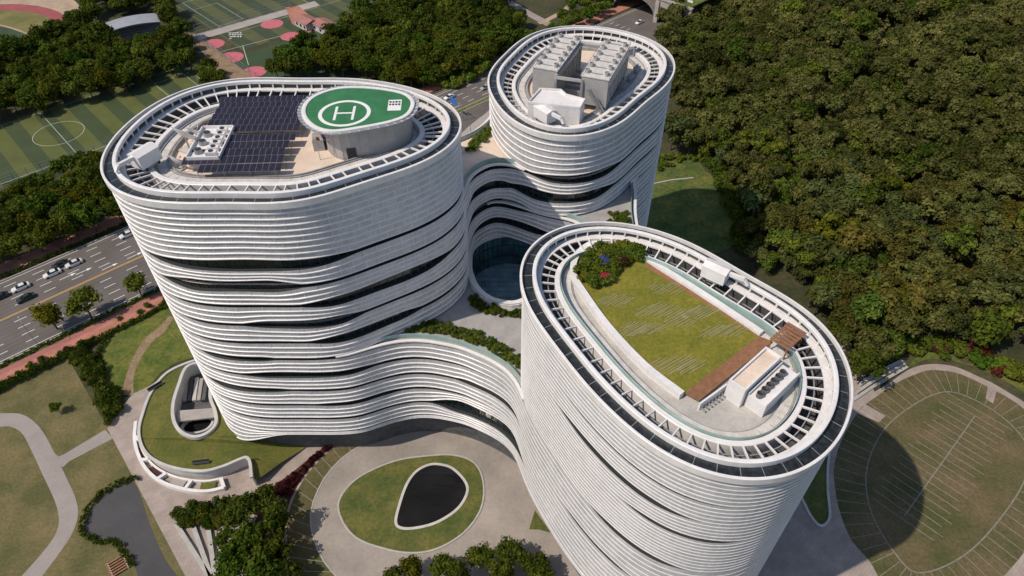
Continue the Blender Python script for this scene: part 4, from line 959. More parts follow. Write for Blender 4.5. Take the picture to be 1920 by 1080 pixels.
# shade sails among the roof shrubs
for px, py, mt, lb in ((1131, 482, M['blue'], 'dark blue square shade canopy among the roof shrubs'), (1131, 508, M['red'], 'red square shade canopy among the roof shrubs')):
    c_ = at(px, py, ZC + 2.2); k_ = empty('shade_canopy', (c_[0], c_[1], ZC - 0.5), R(28), lb, 'canopy', 'shade canopies on the roof lawn')
    m = MB(); m.add([(-1.2, -1.1, 2.5), (1.2, -1.1, 2.35), (1.2, 1.1, 2.5), (-1.2, 1.1, 2.35), (0, 0, 2.75), (-1.2, -1.1, 2.42), (1.2, -1.1, 2.27), (1.2, 1.1, 2.42), (-1.2, 1.1, 2.27)], [(0, 1, 4), (1, 2, 4), (2, 3, 4), (3, 0, 4), (0, 5, 6, 1), (1, 6, 7, 2), (2, 7, 8, 3), (3, 8, 5, 0)]); m.build('fabric', mt, k_)
    for sx in (-1.15, 1.15):
        for sy in (-1.05, 1.05): MB().box(sx, sy, 1.2, 0.08, 0.08, 2.4).build('post', M['steel'], k_)
    k_.scale = (0.8, 0.8, 0.95)
# machine room with roof fans
Q = np.array(ats([(1366, 712), (1435, 650), (1470, 672), (1394, 735)], ZC + 3.4)); c_ = Q.mean(0); ex = Q[1] - Q[0]; a_ = math.atan2(ex[1], ex[0])
w_ = float(np.linalg.norm(ex)); d_ = float(np.linalg.norm(Q[3] - Q[0]))
mr = empty('machine_room', (float(c_[0]), float(c_[1]), ZC), a_, 'white machine room with a tray of fans on the nearest tower', 'roof plant')
MB().box(0, 0, 1.6, w_, d_, 3.2).build('walls', M['white'], mr)
MB().box(0, 0, 3.23, w_ - 0.5, d_ - 0.5, 0.06).build('roof', M['deck'], mr)
for sx, sy, lx, ly in ((0, d_ / 2 - 0.12, w_, 0.24), (0, -d_ / 2 + 0.12, w_, 0.24), (w_ / 2 - 0.12, 0, 0.24, d_ - 0.5), (-w_ / 2 + 0.12, 0, 0.24, d_ - 0.5)): MB().box(sx, sy, 3.4, lx, ly, 0.42).build('parapet', M['white'], mr)
MB().box(0.5, -d_ / 2 - 1.5, 1.1, w_ * 0.92, 2.7, 2.2).build('lower_wing', M['white'], mr)
for sy, ly in ((-d_ / 2 - 2.78, 0.16), (-d_ / 2 - 0.25, 0.16)): MB().box(0.5, sy, 2.4, w_ * 0.92, ly, 0.5).build('wing_upstand', M['white'], mr)
for i in range(6):
    m = MB(); x = -w_ * 0.30 + i * w_ * 0.125; m.cyl(x, -d_ / 2 - 1.3, 2.2, 2.95, 0.46, 0.42, 14, 0, cap=False); m.cyl(x, -d_ / 2 - 1.3, 2.2, 2.6, 0.40, n=14, mi=1); m.build('fan', [M['pvf'], M['sill']], mr)
# wooden pergola, crane and screen wall
c_ = at(1478, 630, ZC + 2.6); pg = empty('pergola', (c_[0], c_[1], ZC), a_, 'small brown timber pergola at the corner of the timber deck', 'pergola')
for i in range(7): MB().box(-2.1 + 0.7 * i, 0, 2.6, 0.5, 2.9, 0.1).build('roof_slat', M['wood'], pg)
for sx in (-2.1, 2.1):
    for sy in (-1.2, 1.2): MB().box(sx, sy, 1.25, 0.18, 0.18, 2.5).build('post', M['wood'], pg)
for sy in (-1.2, 1.2): MB().box(0, sy, 2.48, 4.6, 0.14, 0.16).build('beam', M['wood'], pg)
crane(1345, 500, TOP['C'], R(-38), 'white facade crane on the far edge of the roof lawn tower', 0.85)
sc0, sc1 = np.array(at(1312, 758, ZC + 1.2)), np.array(at(1362, 722, ZC + 1.2)); scw = empty('pipe_screen', (float(sc0[0]), float(sc0[1]), ZC), 0, 'low white screen wall with pipes beside the machine room', 'screen wall')
d_ = sc1 - sc0; MB().beam((0, 0, 0.7), (*d_, 0.7), 0.25, 1.4).build('wall', M['white'], scw)
for i in range(8):
    p = d_ * (i + 0.5) / 8; nn = np.array([d_[1], -d_[0]]) / np.linalg.norm(d_); MB().beam((*(p + nn * 0.15), 0.3), (*(p + nn * 0.9), 0.3), 0.14, 0.3).build('pipe_stub', M['steel'], scw)
# ------------------------------------------------------------------ garden pavilion at the foot of the helipad tower
pv = empty('garden_pavilion', (at(360, 800)[0], at(360, 800)[1], 0), 0, 'crescent pavilion with a grass roof and white curved walls left of the helipad tower', 'pavilion')
pvo = np.array([pv.location.x, pv.location.y])
ZR = 3.2
def loc(P): return [tuple(np.array(p) - pvo) for p in P]
lead = smooth_open(ats([(412, 676), (385, 674), (352, 682), (312, 702), (284, 738), (268, 780), (262, 810), (268, 838), (284, 858), (310, 872), (345, 881), (385, 883), (420, 874), (448, 862), (463, 858), (470, 868), (473, 896)], ZR), 5)
roof_poly = lead + ats([(490, 893)], 2.2) + ats([(525, 868)], 1.2) + ats([(572, 838), (578, 831)], 0.5) + smooth_open(ats([(560, 829), (510, 826), (470, 814)], 0.8), 4) + smooth_open(ats([(442, 792), (430, 762), (424, 735), (420, 702)], 2.0), 4)
hole_poly = smooth_closed(ats([(352, 692), (338, 725), (328, 760), (329, 790), (342, 811), (365, 820), (388, 814), (404, 797), (403, 775), (394, 748), (397, 718), (404, 695), (380, 684)], ZR), 5)
m = MB().sheet(loc(roof_poly), ZR, 0, [loc(hole_poly)])
xr = at(455, 850, 2)[0] - pvo[0]; xe = at(575, 835, 0)[0] - pvo[0]
m.v = [(x, y, ZR - (ZR - 0.25) * float(sstep(x, xr, xe))) for x, y, z in m.v]; m.build('grass_roof', M['greenroof'], pv)
hpc = ccw(loc(hole_poly)); ldl = np.array(loc(lead))
sweep(ldl, [(0.0, 0.0), (0.0, ZR - 0.05), (-0.25, ZR - 0.05), (-0.25, 0.0)], 'outer_wall', M['retain'], pv, closed=False)
sweep(ldl, [(-0.2, ZR - 0.1), (0.40, ZR - 0.1), (0.40, ZR + 0.36), (-0.2, ZR + 0.36)], 'roof_coping', M['retain'], pv, closed=False)
sweep(hpc, [(0.0, 0.0), (0.0, ZR - 0.1), (0.2, ZR - 0.1), (0.2, 0.0)], 'court_wall', M['retain'], pv)
sweep(hpc, [(0.55, ZR - 0.2), (0.55, ZR + 0.7), (-0.15, ZR + 0.7), (-0.15, ZR - 0.2)], 'court_rim', M['retain'], pv)
MB().sheet(loc(hole_poly), 0.06).build('court_floor', M['stone_dark'], pv)
br = loc(ats([(330, 770), (398, 765), (403, 782), (335, 790)], ZR - 0.4)); MB().prism(br, ZR - 0.8, ZR - 0.4, bottom=True).build('bridge_slab', M['conc'], pv)
ho = ccw(smooth_closed(loc(ats([(340, 800), (352, 787), (375, 780), (396, 783), (398, 793), (385, 806), (362, 812), (346, 810)], 1.2)), 4))
sweep(ho, [(-0.3, 0.1), (0.2, 0.1), (0.2, 1.2), (-0.3, 1.2)], 'seat_ring', M['retain'], pv)
MB().sheet([tuple(p) for p in ho], 0.5).build('court_dark_hole', M['water'], pv)  # dark sheet put in for the shaded depth of the oval hole
for i in range(5):
    a = loc(ats([(352 + i * 9, 705 + i * 2), (346 + i * 9, 752)], 0.6)); MB().beam((*a[0], 0.5), (*a[1], 0.5), 0.8, 0.5 + 0.15 * i).build('court_bench', [M['conc'], M['stone_dark'], M['retain'], M['conc'], M['stone_dark']][i], pv)
# lower walk with planter beds wrapped round the front
lw = resample(smooth_open(ats([(254, 790), (252, 822), (258, 850), (274, 880), (302, 903), (345, 917), (385, 921), (420, 914)], 0.9)), 1.0, False)
sweep(lw - pvo, [(-0.35, 0.0), (0.3, 0.0), (0.3, 1.0), (-0.35, 1.0)], 'planter_wall', M['white'], pv, closed=False)
inn = resample(smooth_open(ats([(262, 800), (262, 826), (270, 850), (287, 872), (312, 888), (345, 899), (385, 903), (415, 898)], 0.6)), 1.0, False)
n = min(len(lw), len(inn)); a = lw[np.linspace(0, len(lw) - 1, n).astype(int)] - pvo; b = inn[np.linspace(0, len(inn) - 1, n).astype(int)] - pvo
for k in range(5):
    i0, i1 = int(k * n / 5) + 1, int((k + 1) * n / 5) - 1
    MB().strip(a[i0:i1], b[i0:i1], 0.55).build('planter_bed', [M['greenroof'], M['redplant'], M['redplant'], M['conc'], M['greenroof']][k], pv)
    MB().beam((*a[i1], 0.6), (*b[i1], 0.6), 0.7, 0.9).build('planter_divider', M['white'], pv)
sweep(b, [(-0.2, 0.0), (0.2, 0.0), (0.2, 0.9), (-0.2, 0.9)], 'inner_planter_wall', M['white'], pv, closed=False)
# fan of low white walls in front
for i, (p, q) in enumerate((((332, 985), (395, 1085)), ((361, 981), (398, 1085)), ((391, 985), (405, 1085)), ((421, 966), (410, 1085)))):
    c = np.array(at(*p)); d = np.array(at(*q)) - c
    w = empty('low_wall', (float(c[0]), float(c[1]), 0), 0, ['leftmost', 'second from the left', 'third from the left', 'rightmost'][i] + ' of four fanned low white walls in the garden', 'low wall', 'fanned low garden walls')
    MB().beam((0, 0, 0.3), (*d, 0.3), 0.7, 0.6).build('plinth', M['retain'], w); MB().beam((0, 0, 0.65), (*d, 0.65), 0.85, 0.08).build('coping', M['kerb'], w)

# ------------------------------------------------------------------ buildings and structures beyond
g = ats([(198, 40), (282, 24), (297, 40), (215, 58)], 6.0); c = np.array(g).mean(0)
gs = empty('grandstand', (float(c[0]), float(c[1]), 0), math.atan2(g[1][1] - g[0][1], g[1][0] - g[0][0]), 'grandstand with a curved pale metal roof among the trees', 'grandstand')
wd, dp = 21.0, 11.0
A = [(x, -dp / 2) for x in np.linspace(-wd / 2, wd / 2, 13)]; zr = [6.0 - 1.6 * (x / (wd / 2)) ** 2 * 0.6 for x in np.linspace(-wd / 2, wd / 2, 13)]
B = [(x, dp / 2) for x, _ in A]
m = MB(); m.strip(B, A, [z + 0.6 for z in zr]); m.strip(A, B, [z + 0.3 for z in zr])
m.add([(p[0], p[1], z + h) for p, z in zip(A, zr) for h in (0.3, 0.6)], [(2 * i, 2 * i + 2, 2 * i + 3, 2 * i + 1) for i in range(12)]); m.build('roof', M['roofmetal'], gs)
for i in range(6): MB().box(-9 + i * 3.6, dp / 2 - 0.6, 2.6, 0.3, 0.3, 5.2).build('column', M['white'], gs)
for i in range(5): MB().box(0, -2.5 + i * 1.3, 0.3 + 0.3 * i, wd, 1.3, 0.6 + 0.6 * i).build('seat_tier', [M['conc'], M['steel']][i % 2], gs)
MB().box(0, dp / 2 - 0.2, 2.2, wd, 0.3, 4.4).build('back_wall', M['retain'], gs)
for i, (px, py, w, d, lb) in enumerate(((575, 37, 9, 7, 'left pink-roofed hut beside the softball field'), (612, 46, 13, 7, 'right pink-roofed hut beside the softball field'))):
    c = at(px, py, 3); h = empty('field_hut', (c[0], c[1], 0), R(-44), lb, 'hut', 'huts beside the softball field')
    MB().box(0, 0, 1.5, w, d, 3.0).build('wall', M['retain'], h)
    m = MB(); m.add([(-w / 2 - .5, -d / 2 - .5, 3), (w / 2 + .5, -d / 2 - .5, 3), (w / 2 + .5, d / 2 + .5, 3), (-w / 2 - .5, d / 2 + .5, 3), (-w / 2 - .5, 0, 4.2), (w / 2 + .5, 0, 4.2)], [(0, 1, 5, 4), (2, 3, 4, 5), (1, 2, 5), (3, 0, 4), (3, 2, 1, 0)]); m.build('roof', M['pinkroof'], h)
    for k in range(3): MB().box(-w / 3 + k * w / 3, -d / 2 - 0.03, 1.5, 1.4, 0.08, 1.2).build('window', M['glass'], h)
flat('hut_forecourt', ats([(535, 14), (560, 12), (600, 45), (580, 62), (548, 45)]), 0.06, M['redwalk'])
def fence(p, q, label, h=4.0, step=5.0, zb=0.0):
    p = np.array(p); q = np.array(q); L_ = np.linalg.norm(q - p); n = int(L_ / step)
    f = empty('ball_fence', (float(p[0]), float(p[1]), zb), math.atan2(q[1] - p[1], q[0] - p[0]), label, 'fence')
    for i in range(n + 1): MB().box(i * L_ / n, 0, h / 2, 0.14, 0.14, h).build('post', M['steel'], f)
    for z in (0.1, h * 0.33, h * 0.66, h): MB().box(L_ / 2, 0, z, L_, 0.08, 0.08).build('rail', M['steel'], f)
fence(at(0, 347), at(205, 280), 'grey ball fence along the near side of the left football pitch', 3.2, 4.0)
fence(at(352, 64), at(482, 152), 'grey ball fence along the left side of the softball field', 4.0)
fence(at(368, 64), at(545, 14), 'green-grey ball fence along the far side of the softball field', 4.0)
for i, (s, t, lb) in enumerate(((-30, 86, 'white goal at the left end of the striped football pitch'), (77.5, 86, 'white goal at the right end of the striped football pitch'))):
    c = st(s, t); go = empty('football_goal', (c[0], c[1], 0), R(43.6), lb, 'goal', 'football goals')
    for y in (-3.6, 3.6): MB().box(0, y, 1.2, 0.14, 0.14, 2.4).build('post', M['paint'], go)
    MB().box(0, 0, 2.4, 0.14, 7.3, 0.14).build('crossbar', M['paint'], go)
# tunnel portal: a two-arched land bridge over the avenue
sp = 255.0; c = st(sp, 0)
tp = empty('land_bridge', (c[0], c[1], 0), R(43.6), 'pale concrete land bridge with two arches over the avenue', 'bridge')
def arch(y0, y1, h, name):
    m = MB(); n = 18; ys = np.linspace(y0, y1, n + 1); zc = [h * math.sqrt(max(0, 1 - ((y - (y0 + y1) / 2) / ((y1 - y0) / 2)) ** 2)) ** 0.8 for y in ys]
    for i in range(n):
        m.add([(0, ys[i], zc[i]), (0, ys[i + 1], zc[i + 1]), (0, ys[i + 1], h + 2.2), (0, ys[i], h + 2.2)], [(0, 1, 2, 3), (3, 2, 1, 0)])
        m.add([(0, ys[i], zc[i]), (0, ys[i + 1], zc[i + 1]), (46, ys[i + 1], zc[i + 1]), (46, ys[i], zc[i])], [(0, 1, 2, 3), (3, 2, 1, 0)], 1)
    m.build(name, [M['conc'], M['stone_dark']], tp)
arch(1.0, 25, 8.0, 'arch'); arch(-12.5, -1.0, 5.2, 'arch')
MB().box(0, 0, 4.9, 1.2, 2.0, 9.8).build('pier', M['conc'], tp)
MB().box(0.5, 5, 10.7, 1.6, 46, 0.8).build('parapet', M['conc'], tp)
MB().box(0.6, -9.4, 8.6, 1.0, 16.8, 2.6).build('spandrel', M['conc'], tp)
MB().box(24, 6, 11.2, 46, 46, 0.6).build('planted_top', M['mead'], tp)
MB().box(4.5, 6, 11.9, 0.3, 42, 1.0).build('guard_rail', M['white'], tp)
# access road and small walks near the far tower
P = np.array(smooth_open(ats([(868, 262), (890, 240), (925, 212), (960, 180)]), 5)); MB().strip(offset(P, -2.4, False), offset(P, 2.4, False), 0.05).build('ramp_road', M['conc'])['kind'] = 'structure'
P = np.array(smooth_open(ats([(948, 0), (985, 22), (1030, 46), (1060, 60)]), 5)); MB().strip(offset(P, -2.2, False), offset(P, 2.2, False), 0.05).build('side_road', M['path'])['kind'] = 'structure'
P = np.array(smooth_open(ats([(1080, -5), (1060, 18), (1025, 38), (1010, 44)]), 5)); MB().strip(offset(P, -1.4, False), offset(P, 1.4, False), 0.055).build('foot_path', M['sand'])['kind'] = 'structure'
# hillside behind the far tower: sunny meadow and clearing
M['slope'] = mat('rough_slope', (0.042, 0.078, 0.012), 0.95, 0.0, 0.16, col2=(0.125, 0.130, 0.024), fine=0.35, fscale=0.9, bump=0.8, bscale=2)
flat('hill_lawn', ats([(1195, 330), (1230, 290), (1280, 285), (1335, 300), (1355, 330), (1385, 390), (1380, 460), (1330, 480), (1200, 440)]), 0.04, M['slope'])
flat('bare_earth', ats([(1298, 282), (1325, 285), (1342, 300), (1330, 305), (1305, 292)]), 0.06, M['dirt'])
P = np.array(ats([(1180, 352), (1215, 347), (1260, 338), (1300, 334)])); dr = sweep(P, [(-0.25, 0.0), (0.25, 0.0), (0.25, 0.25), (-0.25, 0.25)], 'drain_channel', M['kerb'], closed=False); dr['kind'] = 'structure'
flat('grass_bank', ats([(1700, 690), (1735, 674), (1770, 672), (1830, 688), (1900, 722), (1960, 770), (1960, 720), (1880, 680), (1800, 650), (1730, 655)]), 0.03, M['mead'])
# stepped seating beside the oval lawn
sb = at(1650, 722); se = empty('stepped_seating', (sb[0], sb[1], 0), 0, 'long pale stone steps curving along the oval walk', 'steps')
for i in range(3):
    P = np.array(smooth_open([tuple(np.array(p) - np.array(sb)) for p in ats([(1598 + 6 * i, 752 - 13 * i), (1640, 724 - 9 * i), (1700 - 6 * i, 689 - 4 * i)])], 4))
    sweep(P, [(-0.35, 0), (0.35, 0), (0.35, 0.45 + 0.4 * i), (-0.35, 0.45 + 0.4 * i)], 'step', M['kerb'], se, closed=False)

# ------------------------------------------------------------------ cars
def make_car():
    r = empty('car', (0, 0, 0))
    def hull(sec, name, material):
        m = MB(); k = len(sec[0][1]); vs = []
        for x, pr in sec: vs += [(x, y, z) for y, z in pr]
        fs = [(i * k + a, (i + 1) * k + a, (i + 1) * k + (a + 1) % k, i * k + (a + 1) % k) for i in range(len(sec) - 1) for a in range(k)]
        fs += [tuple(range(k - 1, -1, -1)), tuple(range((len(sec) - 1) * k, len(sec) * k))]
        m.add(vs, [f[::-1] for f in fs]); return m.build(name, material, r)
    def cs(w, z0, z1, sh): return [(-w, z0), (w, z0), (w, z0 + (z1 - z0) * .55), (w - sh, z1), (-w + sh, z1), (-w, z0 + (z1 - z0) * .55)]
    hull([(-2.3, cs(.78, .38, .80, .08)), (-2.1, cs(.88, .26, .93, .1)), (-1.0, cs(.92, .24, .96, .1)), (0.9, cs(.92, .24, .93, .1)), (1.9, cs(.88, .25, .80, .12)), (2.25, cs(.74, .34, .62, .1))], 'body', M['carpaint'])
    hull([(-1.75, cs(.74, .90, .97, .06)), (-1.1, cs(.70, .90, 1.40, .10)), (0.25, cs(.70, .90, 1.42, .10)), (1.05, cs(.74, .88, .95, .06))], 'windows', M['glass'])
    hull([(-1.05, cs(.60, 1.36, 1.43, .05)), (-0.4, cs(.64, 1.38, 1.47, .06)), (0.25, cs(.60, 1.38, 1.45, .05))], 'roof', M['carpaint'])
    for x in (-1.4, 1.38):
        for y in (-.80, .80):
            m = MB(); n = 12
            m.add([(x + .32 * math.cos(2 * math.pi * i / n), y + d, .32 + .32 * math.sin(2 * math.pi * i / n)) for d in (-.11, .11) for i in range(n)], [(i, (i + 1) % n, n + (i + 1) % n, n + i)[::-1] for i in range(n)] + [tuple(range(n)), tuple(range(2 * n - 1, n - 1, -1))]); m.build('wheel', M['black'], r)
    for y in (-.55, .55): MB().box(2.12, y, .60, .16, .34, .14).build('headlight', M['paint'], r)
    for y in (-.6, .6): MB().box(-2.24, y, .72, .1, .3, .14).build('taillight', M['red'], r)
    return r
cp = bpy.data.materials.new('car_paint'); cp.use_nodes = True; nt = cp.node_tree; oi = nt.nodes.new('ShaderNodeObjectInfo')
nt.links.new(oi.outputs['Color'], nt.nodes['Principled BSDF'].inputs['Base Color']); nt.nodes['Principled BSDF'].inputs['Roughness'].default_value = 0.25; nt.nodes['Principled BSDF'].inputs['Coat Weight'].default_value = 0.5
M['carpaint'] = cp
cars = [(97, 512, (.72, .72, .72), 'white car in the far lanes, behind the other white car'), (138, 493, (.62, .63, .65), 'silver-white car leading the far lanes'),
        (38, 538, (.70, .70, .70), 'white car in the far lanes near the left edge'), (47, 558, (.02, .03, .03), 'black car beside the leftmost white car'),
        (238, 439, (.68, .68, .68), 'white car about to pass behind the helipad tower'), (112, 495, (.03, .03, .035), 'dark car in the tree shade next to two white cars'),
        (-2, 556, (.02, .02, .022), 'black car cut by the left edge of the picture'), (842, 181, (.75, .75, .74), 'white car between the helipad tower and the far tower'),
        (910, 163, (.35, .36, .33), 'grey car just left of the far tower'), (1199, 41, (.70, .70, .72), 'white car coming out of the land bridge')]
proto = make_car()
for i, (px, py, colr, lb) in enumerate(cars):
    r = proto if i == 0 else copy_tree(proto)
    p = at(px, py, 0.7); r.location = (p[0], p[1], 0.0)
    s_ = (np.array(p) - AX) @ NA
    r.rotation_euler = (0, 0, R(43.6) + (math.pi if s_ > 0 else 0)); tag(r, lb, 'car', 'cars on the avenue')
    for ch in r.children: ch.color = (*colr, 1)
# overhead road sign
c = at(868, 226); sg = empty('road_sign', (c[0], c[1], 0), R(43.6), 'blue direction sign on a gantry pole above the avenue', 'sign')
MB().cyl(0, 0, 0, 6.5, 0.14, 0.11, 8).build('pole', M['steel'], sg); MB().beam((0, 0, 6.2), (0, 6.5, 6.3), 0.14, 0.14).build('arm', M['steel'], sg)
MB().box(-0.1, 4.6, 6.0, 0.08, 3.6, 2.2).build('panel', M['signblue'], sg)
# street lamps
lm = empty('street_lamp', (0, 0, 0))
MB().cyl(0, 0, 0, 9.0, 0.11, 0.06, 8).build('pole', M['steel'], lm); MB().beam((0, 0, 9.0), (0, 2.0, 9.4), 0.08, 0.08).build('arm', M['steel'], lm); MB().box(0, 2.2, 9.4, 0.3, 0.8, 0.14).build('lamp_head', M['steel'], lm)
for i, (s, lb) in enumerate(((-14, 'grey street lamp by the left edge of the near pavement'), (28, 'grey street lamp between the kerb trees and the helipad tower'), (128, 'grey street lamp between the helipad tower and the far tower'))):
    l = lm if i == 0 else copy_tree(lm); p = st(s, -17.2); l.location = (p[0], p[1], 0); l.rotation_euler = (0, 0, R(43.6)); tag(l, lb, 'street lamp', 'street lamps')

# ------------------------------------------------------------------ vegetation
def leaf_cloud(centres, radii, per, size, rng, up=-0.35, core=True):
    """many small leaf faces on the skins of overlapping clumps; returns verts, quads, tint"""
    V = []; T = []
    for c, r in zip(centres, radii):
        n = int(per * (r / np.mean(radii)) ** 2)
        d = rng.normal(size=(n * 2, 3)); d /= np.linalg.norm(d, axis=1)[:, None]; d = d[d[:, 2] > up][:n]; n = len(d)
        p = c + d * r * rng.uniform(0.72, 1.10, (n, 1)) * np.array([1, 1, 0.85])
        nn = d + rng.normal(size=(n, 3)) * 0.38; nn /= np.linalg.norm(nn, axis=1)[:, None]
        a = np.cross(nn, rng.normal(size=(n, 3))); a /= np.linalg.norm(a, axis=1)[:, None]; b = np.cross(nn, a)
        s = size * rng.uniform(0.6, 1.3, (n, 1)); e = rng.uniform(0.45, 0.8, (n, 1))
        V.append(np.stack([p - a * s, p - b * s * e, p + a * s, p + b * s * e], 1).reshape(-1, 3))
        clump = rng.uniform(0.0, 0.55)
        t = np.clip(clump + rng.uniform(0, 0.45, n), 0, 1); g = rng.uniform(0.8, 1.15, n)
        T.append(np.repeat(np.stack([t, g, g, np.ones(n)], 1), 4, 0))
        if core:  # added core in each clump blocks light; darker tint stands for inner shade
            o = np.array([(1, 0, 0), (-1, 0, 0), (0, 1, 0), (0, -1, 0), (0, 0, .9), (0, 0, -.7)]) * r * 0.72 + c
            q = np.array([(4, 0, 2, 4), (4, 2, 1, 4), (4, 1, 3, 4), (4, 3, 0, 4), (5, 2, 0, 5), (5, 1, 2, 5), (5, 3, 1, 5), (5, 0, 3, 5)])
            for tri in q:
                V.append(o[[tri[0], tri[1], tri[2], tri[2]]] + np.array([[0, 0, 0], [0, 0, 0], [0, 0, 0], [0.01, 0.01, 0]])); T.append(np.tile([0.15, 0.75, 0.75, 1], (4, 1)))
    return np.concatenate(V), np.concatenate(T)
def quad_mesh(name, V, T, material):
    n = len(V); me = bpy.data.meshes.new(name); me.vertices.add(n); me.vertices.foreach_set('co', V.astype(np.float32).ravel())
    me.loops.add(n); me.loops.foreach_set('vertex_index', np.arange(n, dtype=np.int32)); nf = n // 4
    me.polygons.add(nf); me.polygons.foreach_set('loop_start', np.arange(0, n, 4, dtype=np.int32)); me.polygons.foreach_set('loop_total', np.full(nf, 4, np.int32))
    ca = me.color_attributes.new('tint', 'FLOAT_COLOR', 'POINT'); ca.data.foreach_set('color', T.astype(np.float32).ravel())
    me.materials.append(material); me.update(calc_edges=True); return me
def crown(kind, seed, per=54, size=0.37):
    rng = np.random.default_rng(seed)
    if kind == 'pine':
        n = 15; ang_ = rng.uniform(0, 2 * np.pi, n); rad = 2.9 * np.sqrt(rng.uniform(0.02, 1, n)); z = 7.2 - 0.16 * rad ** 2 * rng.uniform(0.6, 1.5, n) + rng.normal(0, 0.5, n); r = rng.uniform(0.95, 1.55, n)
    elif kind == 'broad':
        n = 20; d = rng.normal(size=(n, 3)); d /= np.linalg.norm(d, axis=1)[:, None]; q = rng.uniform(0.55, 1, n)[:, None]
        c = d * q * np.array([2.8, 2.8, 2.2]) + np.array([0, 0, 5.4]); return leaf_cloud(c, rng.uniform(1.1, 1.8, n), per, size, rng)
    else:
        n = 9; d = rng.normal(size=(n, 3)); d /= np.linalg.norm(d, axis=1)[:, None]
        c = d * rng.uniform(0.4, 1, n)[:, None] * np.array([1.0, 1.0, 0.6]) + np.array([0, 0, 1.0]); return leaf_cloud(c, rng.uniform(0.5, 0.85, n), per * 0.7, size * 0.62, rng)
    c = np.stack([rad * np.cos(ang_), rad * np.sin(ang_), z], 1); return leaf_cloud(c, r, per, size, rng)
def trunk_mesh(h, seed):
    rng = np.random.default_rng(seed); m = MB(); n = 7
    lv = [(0, .24), (h * .35, .18), (h * .7, .12), (h, .05)]; off = np.cumsum(rng.normal(0, .12, (4, 2)), 0); off[0] = 0
    m.v = [(off[k][0] + r * math.cos(2 * math.pi * i / n), off[k][1] + r * math.sin(2 * math.pi * i / n), z) for k, (z, r) in enumerate(lv) for i in range(n)]
    m.f = [(k * n + i, k * n + (i + 1) % n, (k + 1) * n + (i + 1) % n, (k + 1) * n + i) for k in range(3) for i in range(n)]; m.m = [0] * len(m.f)
    for _ in range(5):
        a = rng.uniform(0, 6.28); z0 = h * rng.uniform(.45, .75); m.beam((0, 0, z0), (1.7 * math.cos(a), 1.7 * math.sin(a), z0 + 1.3), .09, .09)
    o = m.build('trunk', M['bark']); me = o.data; bpy.data.objects.remove(o); return me
PINE = [crown('pine', 100 + i) for i in range(7)]; BROAD = [crown('broad', 200 + i) for i in range(6)]; BUSH = [crown('bush', 300 + i) for i in range(4)]
PINE_ME = [quad_mesh('pine_crown', *c, M['leaf_pine']) for c in PINE]; BROAD_ME = [quad_mesh('leaf_crown', *c, M['leaf']) for c in BROAD]
BUSH_ME = [quad_mesh('bush_crown', *c, M['leaf']) for c in BUSH]; BUSHR_ME = [quad_mesh('bush_crown', *c, M['leaf_red']) for c in BUSH]; PINEG_ME = [quad_mesh('pine_crown', *c, M['leaf']) for c in PINE]
TR_P = [trunk_mesh(6.8, i) for i in range(3)]; TR_B = [trunk_mesh(5.2, 10 + i) for i in range(3)]
def scatter(poly, spacing, holes=(), jitter=0.38, seed=1, z=0.0):
    rng = np.random.default_rng(seed); P = np.array(poly); x0, y0 = P.min(0); x1, y1 = P.max(0); out = []
    gx_ = np.arange(x0, x1, spacing); gy_ = np.arange(y0, y1, spacing * 0.87)
    X, Y = np.meshgrid(gx_, gy_); X = X + (np.arange(len(gy_)) % 2)[:, None] * spacing / 2
    X = X + rng.uniform(-jitter, jitter, X.shape) * spacing; Y = Y + rng.uniform(-jitter, jitter, Y.shape) * spacing
    k = inside(poly, X, Y)
    for h in holes: k &= ~inside(h, X, Y)
    return np.stack([X[k], Y[k]], 1)
def hue(rng, lo=0.8, hi=1.2, w=0.14):
    b = rng.uniform(lo, hi); t = rng.normal(0, w); return (b * (1 + t), b, b * (1 - abs(t)), 1.0)
def tree(kind, x, y, z, s, rng, label, cat='tree', group=None, color=None, name=None):
    me = {'pine': PINE_ME, 'pineg': PINEG_ME, 'broad': BROAD_ME}[kind]; tr = TR_P if kind != 'broad' else TR_B
    e = empty(name or ('pine_tree' if kind == 'pine' else 'leafy_tree'), (x, y, z), rng.uniform(0, 6.28), label, cat, group); e.scale = (s, s, s * rng.uniform(0.85, 1.1))
    c = link('crown', me[rng.integers(len(me))], e); c.color = color or hue(rng)
    link('trunk', tr[rng.integers(3)], e); return e
def bush(x, y, z, s, rng, label, group, red=False, color=None):
    me = BUSHR_ME if red else BUSH_ME
    e = link('shrub', me[rng.integers(4)], None, (x, y, z), (0, 0, rng.uniform(0, 6.28)), (s, s, s * rng.uniform(.8, 1.1))); e.color = color or hue(rng)
    return tag(e, label, 'shrub', group)
def forest_mass(name, pts, label, rng, crowns, material, smin_, smax_, lohi=(0.8, 1.2), zoff=-0.4, size_fn=None):
    VV = []; TT = []
    for x, y in pts:
        V, T = crowns[rng.integers(len(crowns))]; a = rng.uniform(0, 6.28); s = float(np.clip(rng.lognormal(0.0, 0.22), 0.62, 1.6)) * (smin_ + smax_) / 2; ca, sa = math.cos(a), math.sin(a)
        W_ = V * s; W_ = np.stack([W_[:, 0] * ca - W_[:, 1] * sa + x, W_[:, 0] * sa + W_[:, 1] * ca + y, W_[:, 2] + float(hill(x, y)) + zoff], 1)
        dr_ = math.sin(x * 0.045 + 1.3) * math.cos(y * 0.05) + 0.5 * math.sin(x * 0.11 + y * 0.09)
        T2 = T.copy(); T2[:, 1:3] *= rng.uniform(*lohi) * (0.9 + 0.12 * dr_); T2[:, 0] = np.clip(T2[:, 0] + rng.normal(0, .28), 0, 1.2); VV.append(W_); TT.append(T2)
    o = link(name, quad_mesh(name, np.concatenate(VV), np.concatenate(TT), material)); o['kind'] = 'stuff'; o['label'] = label; return o
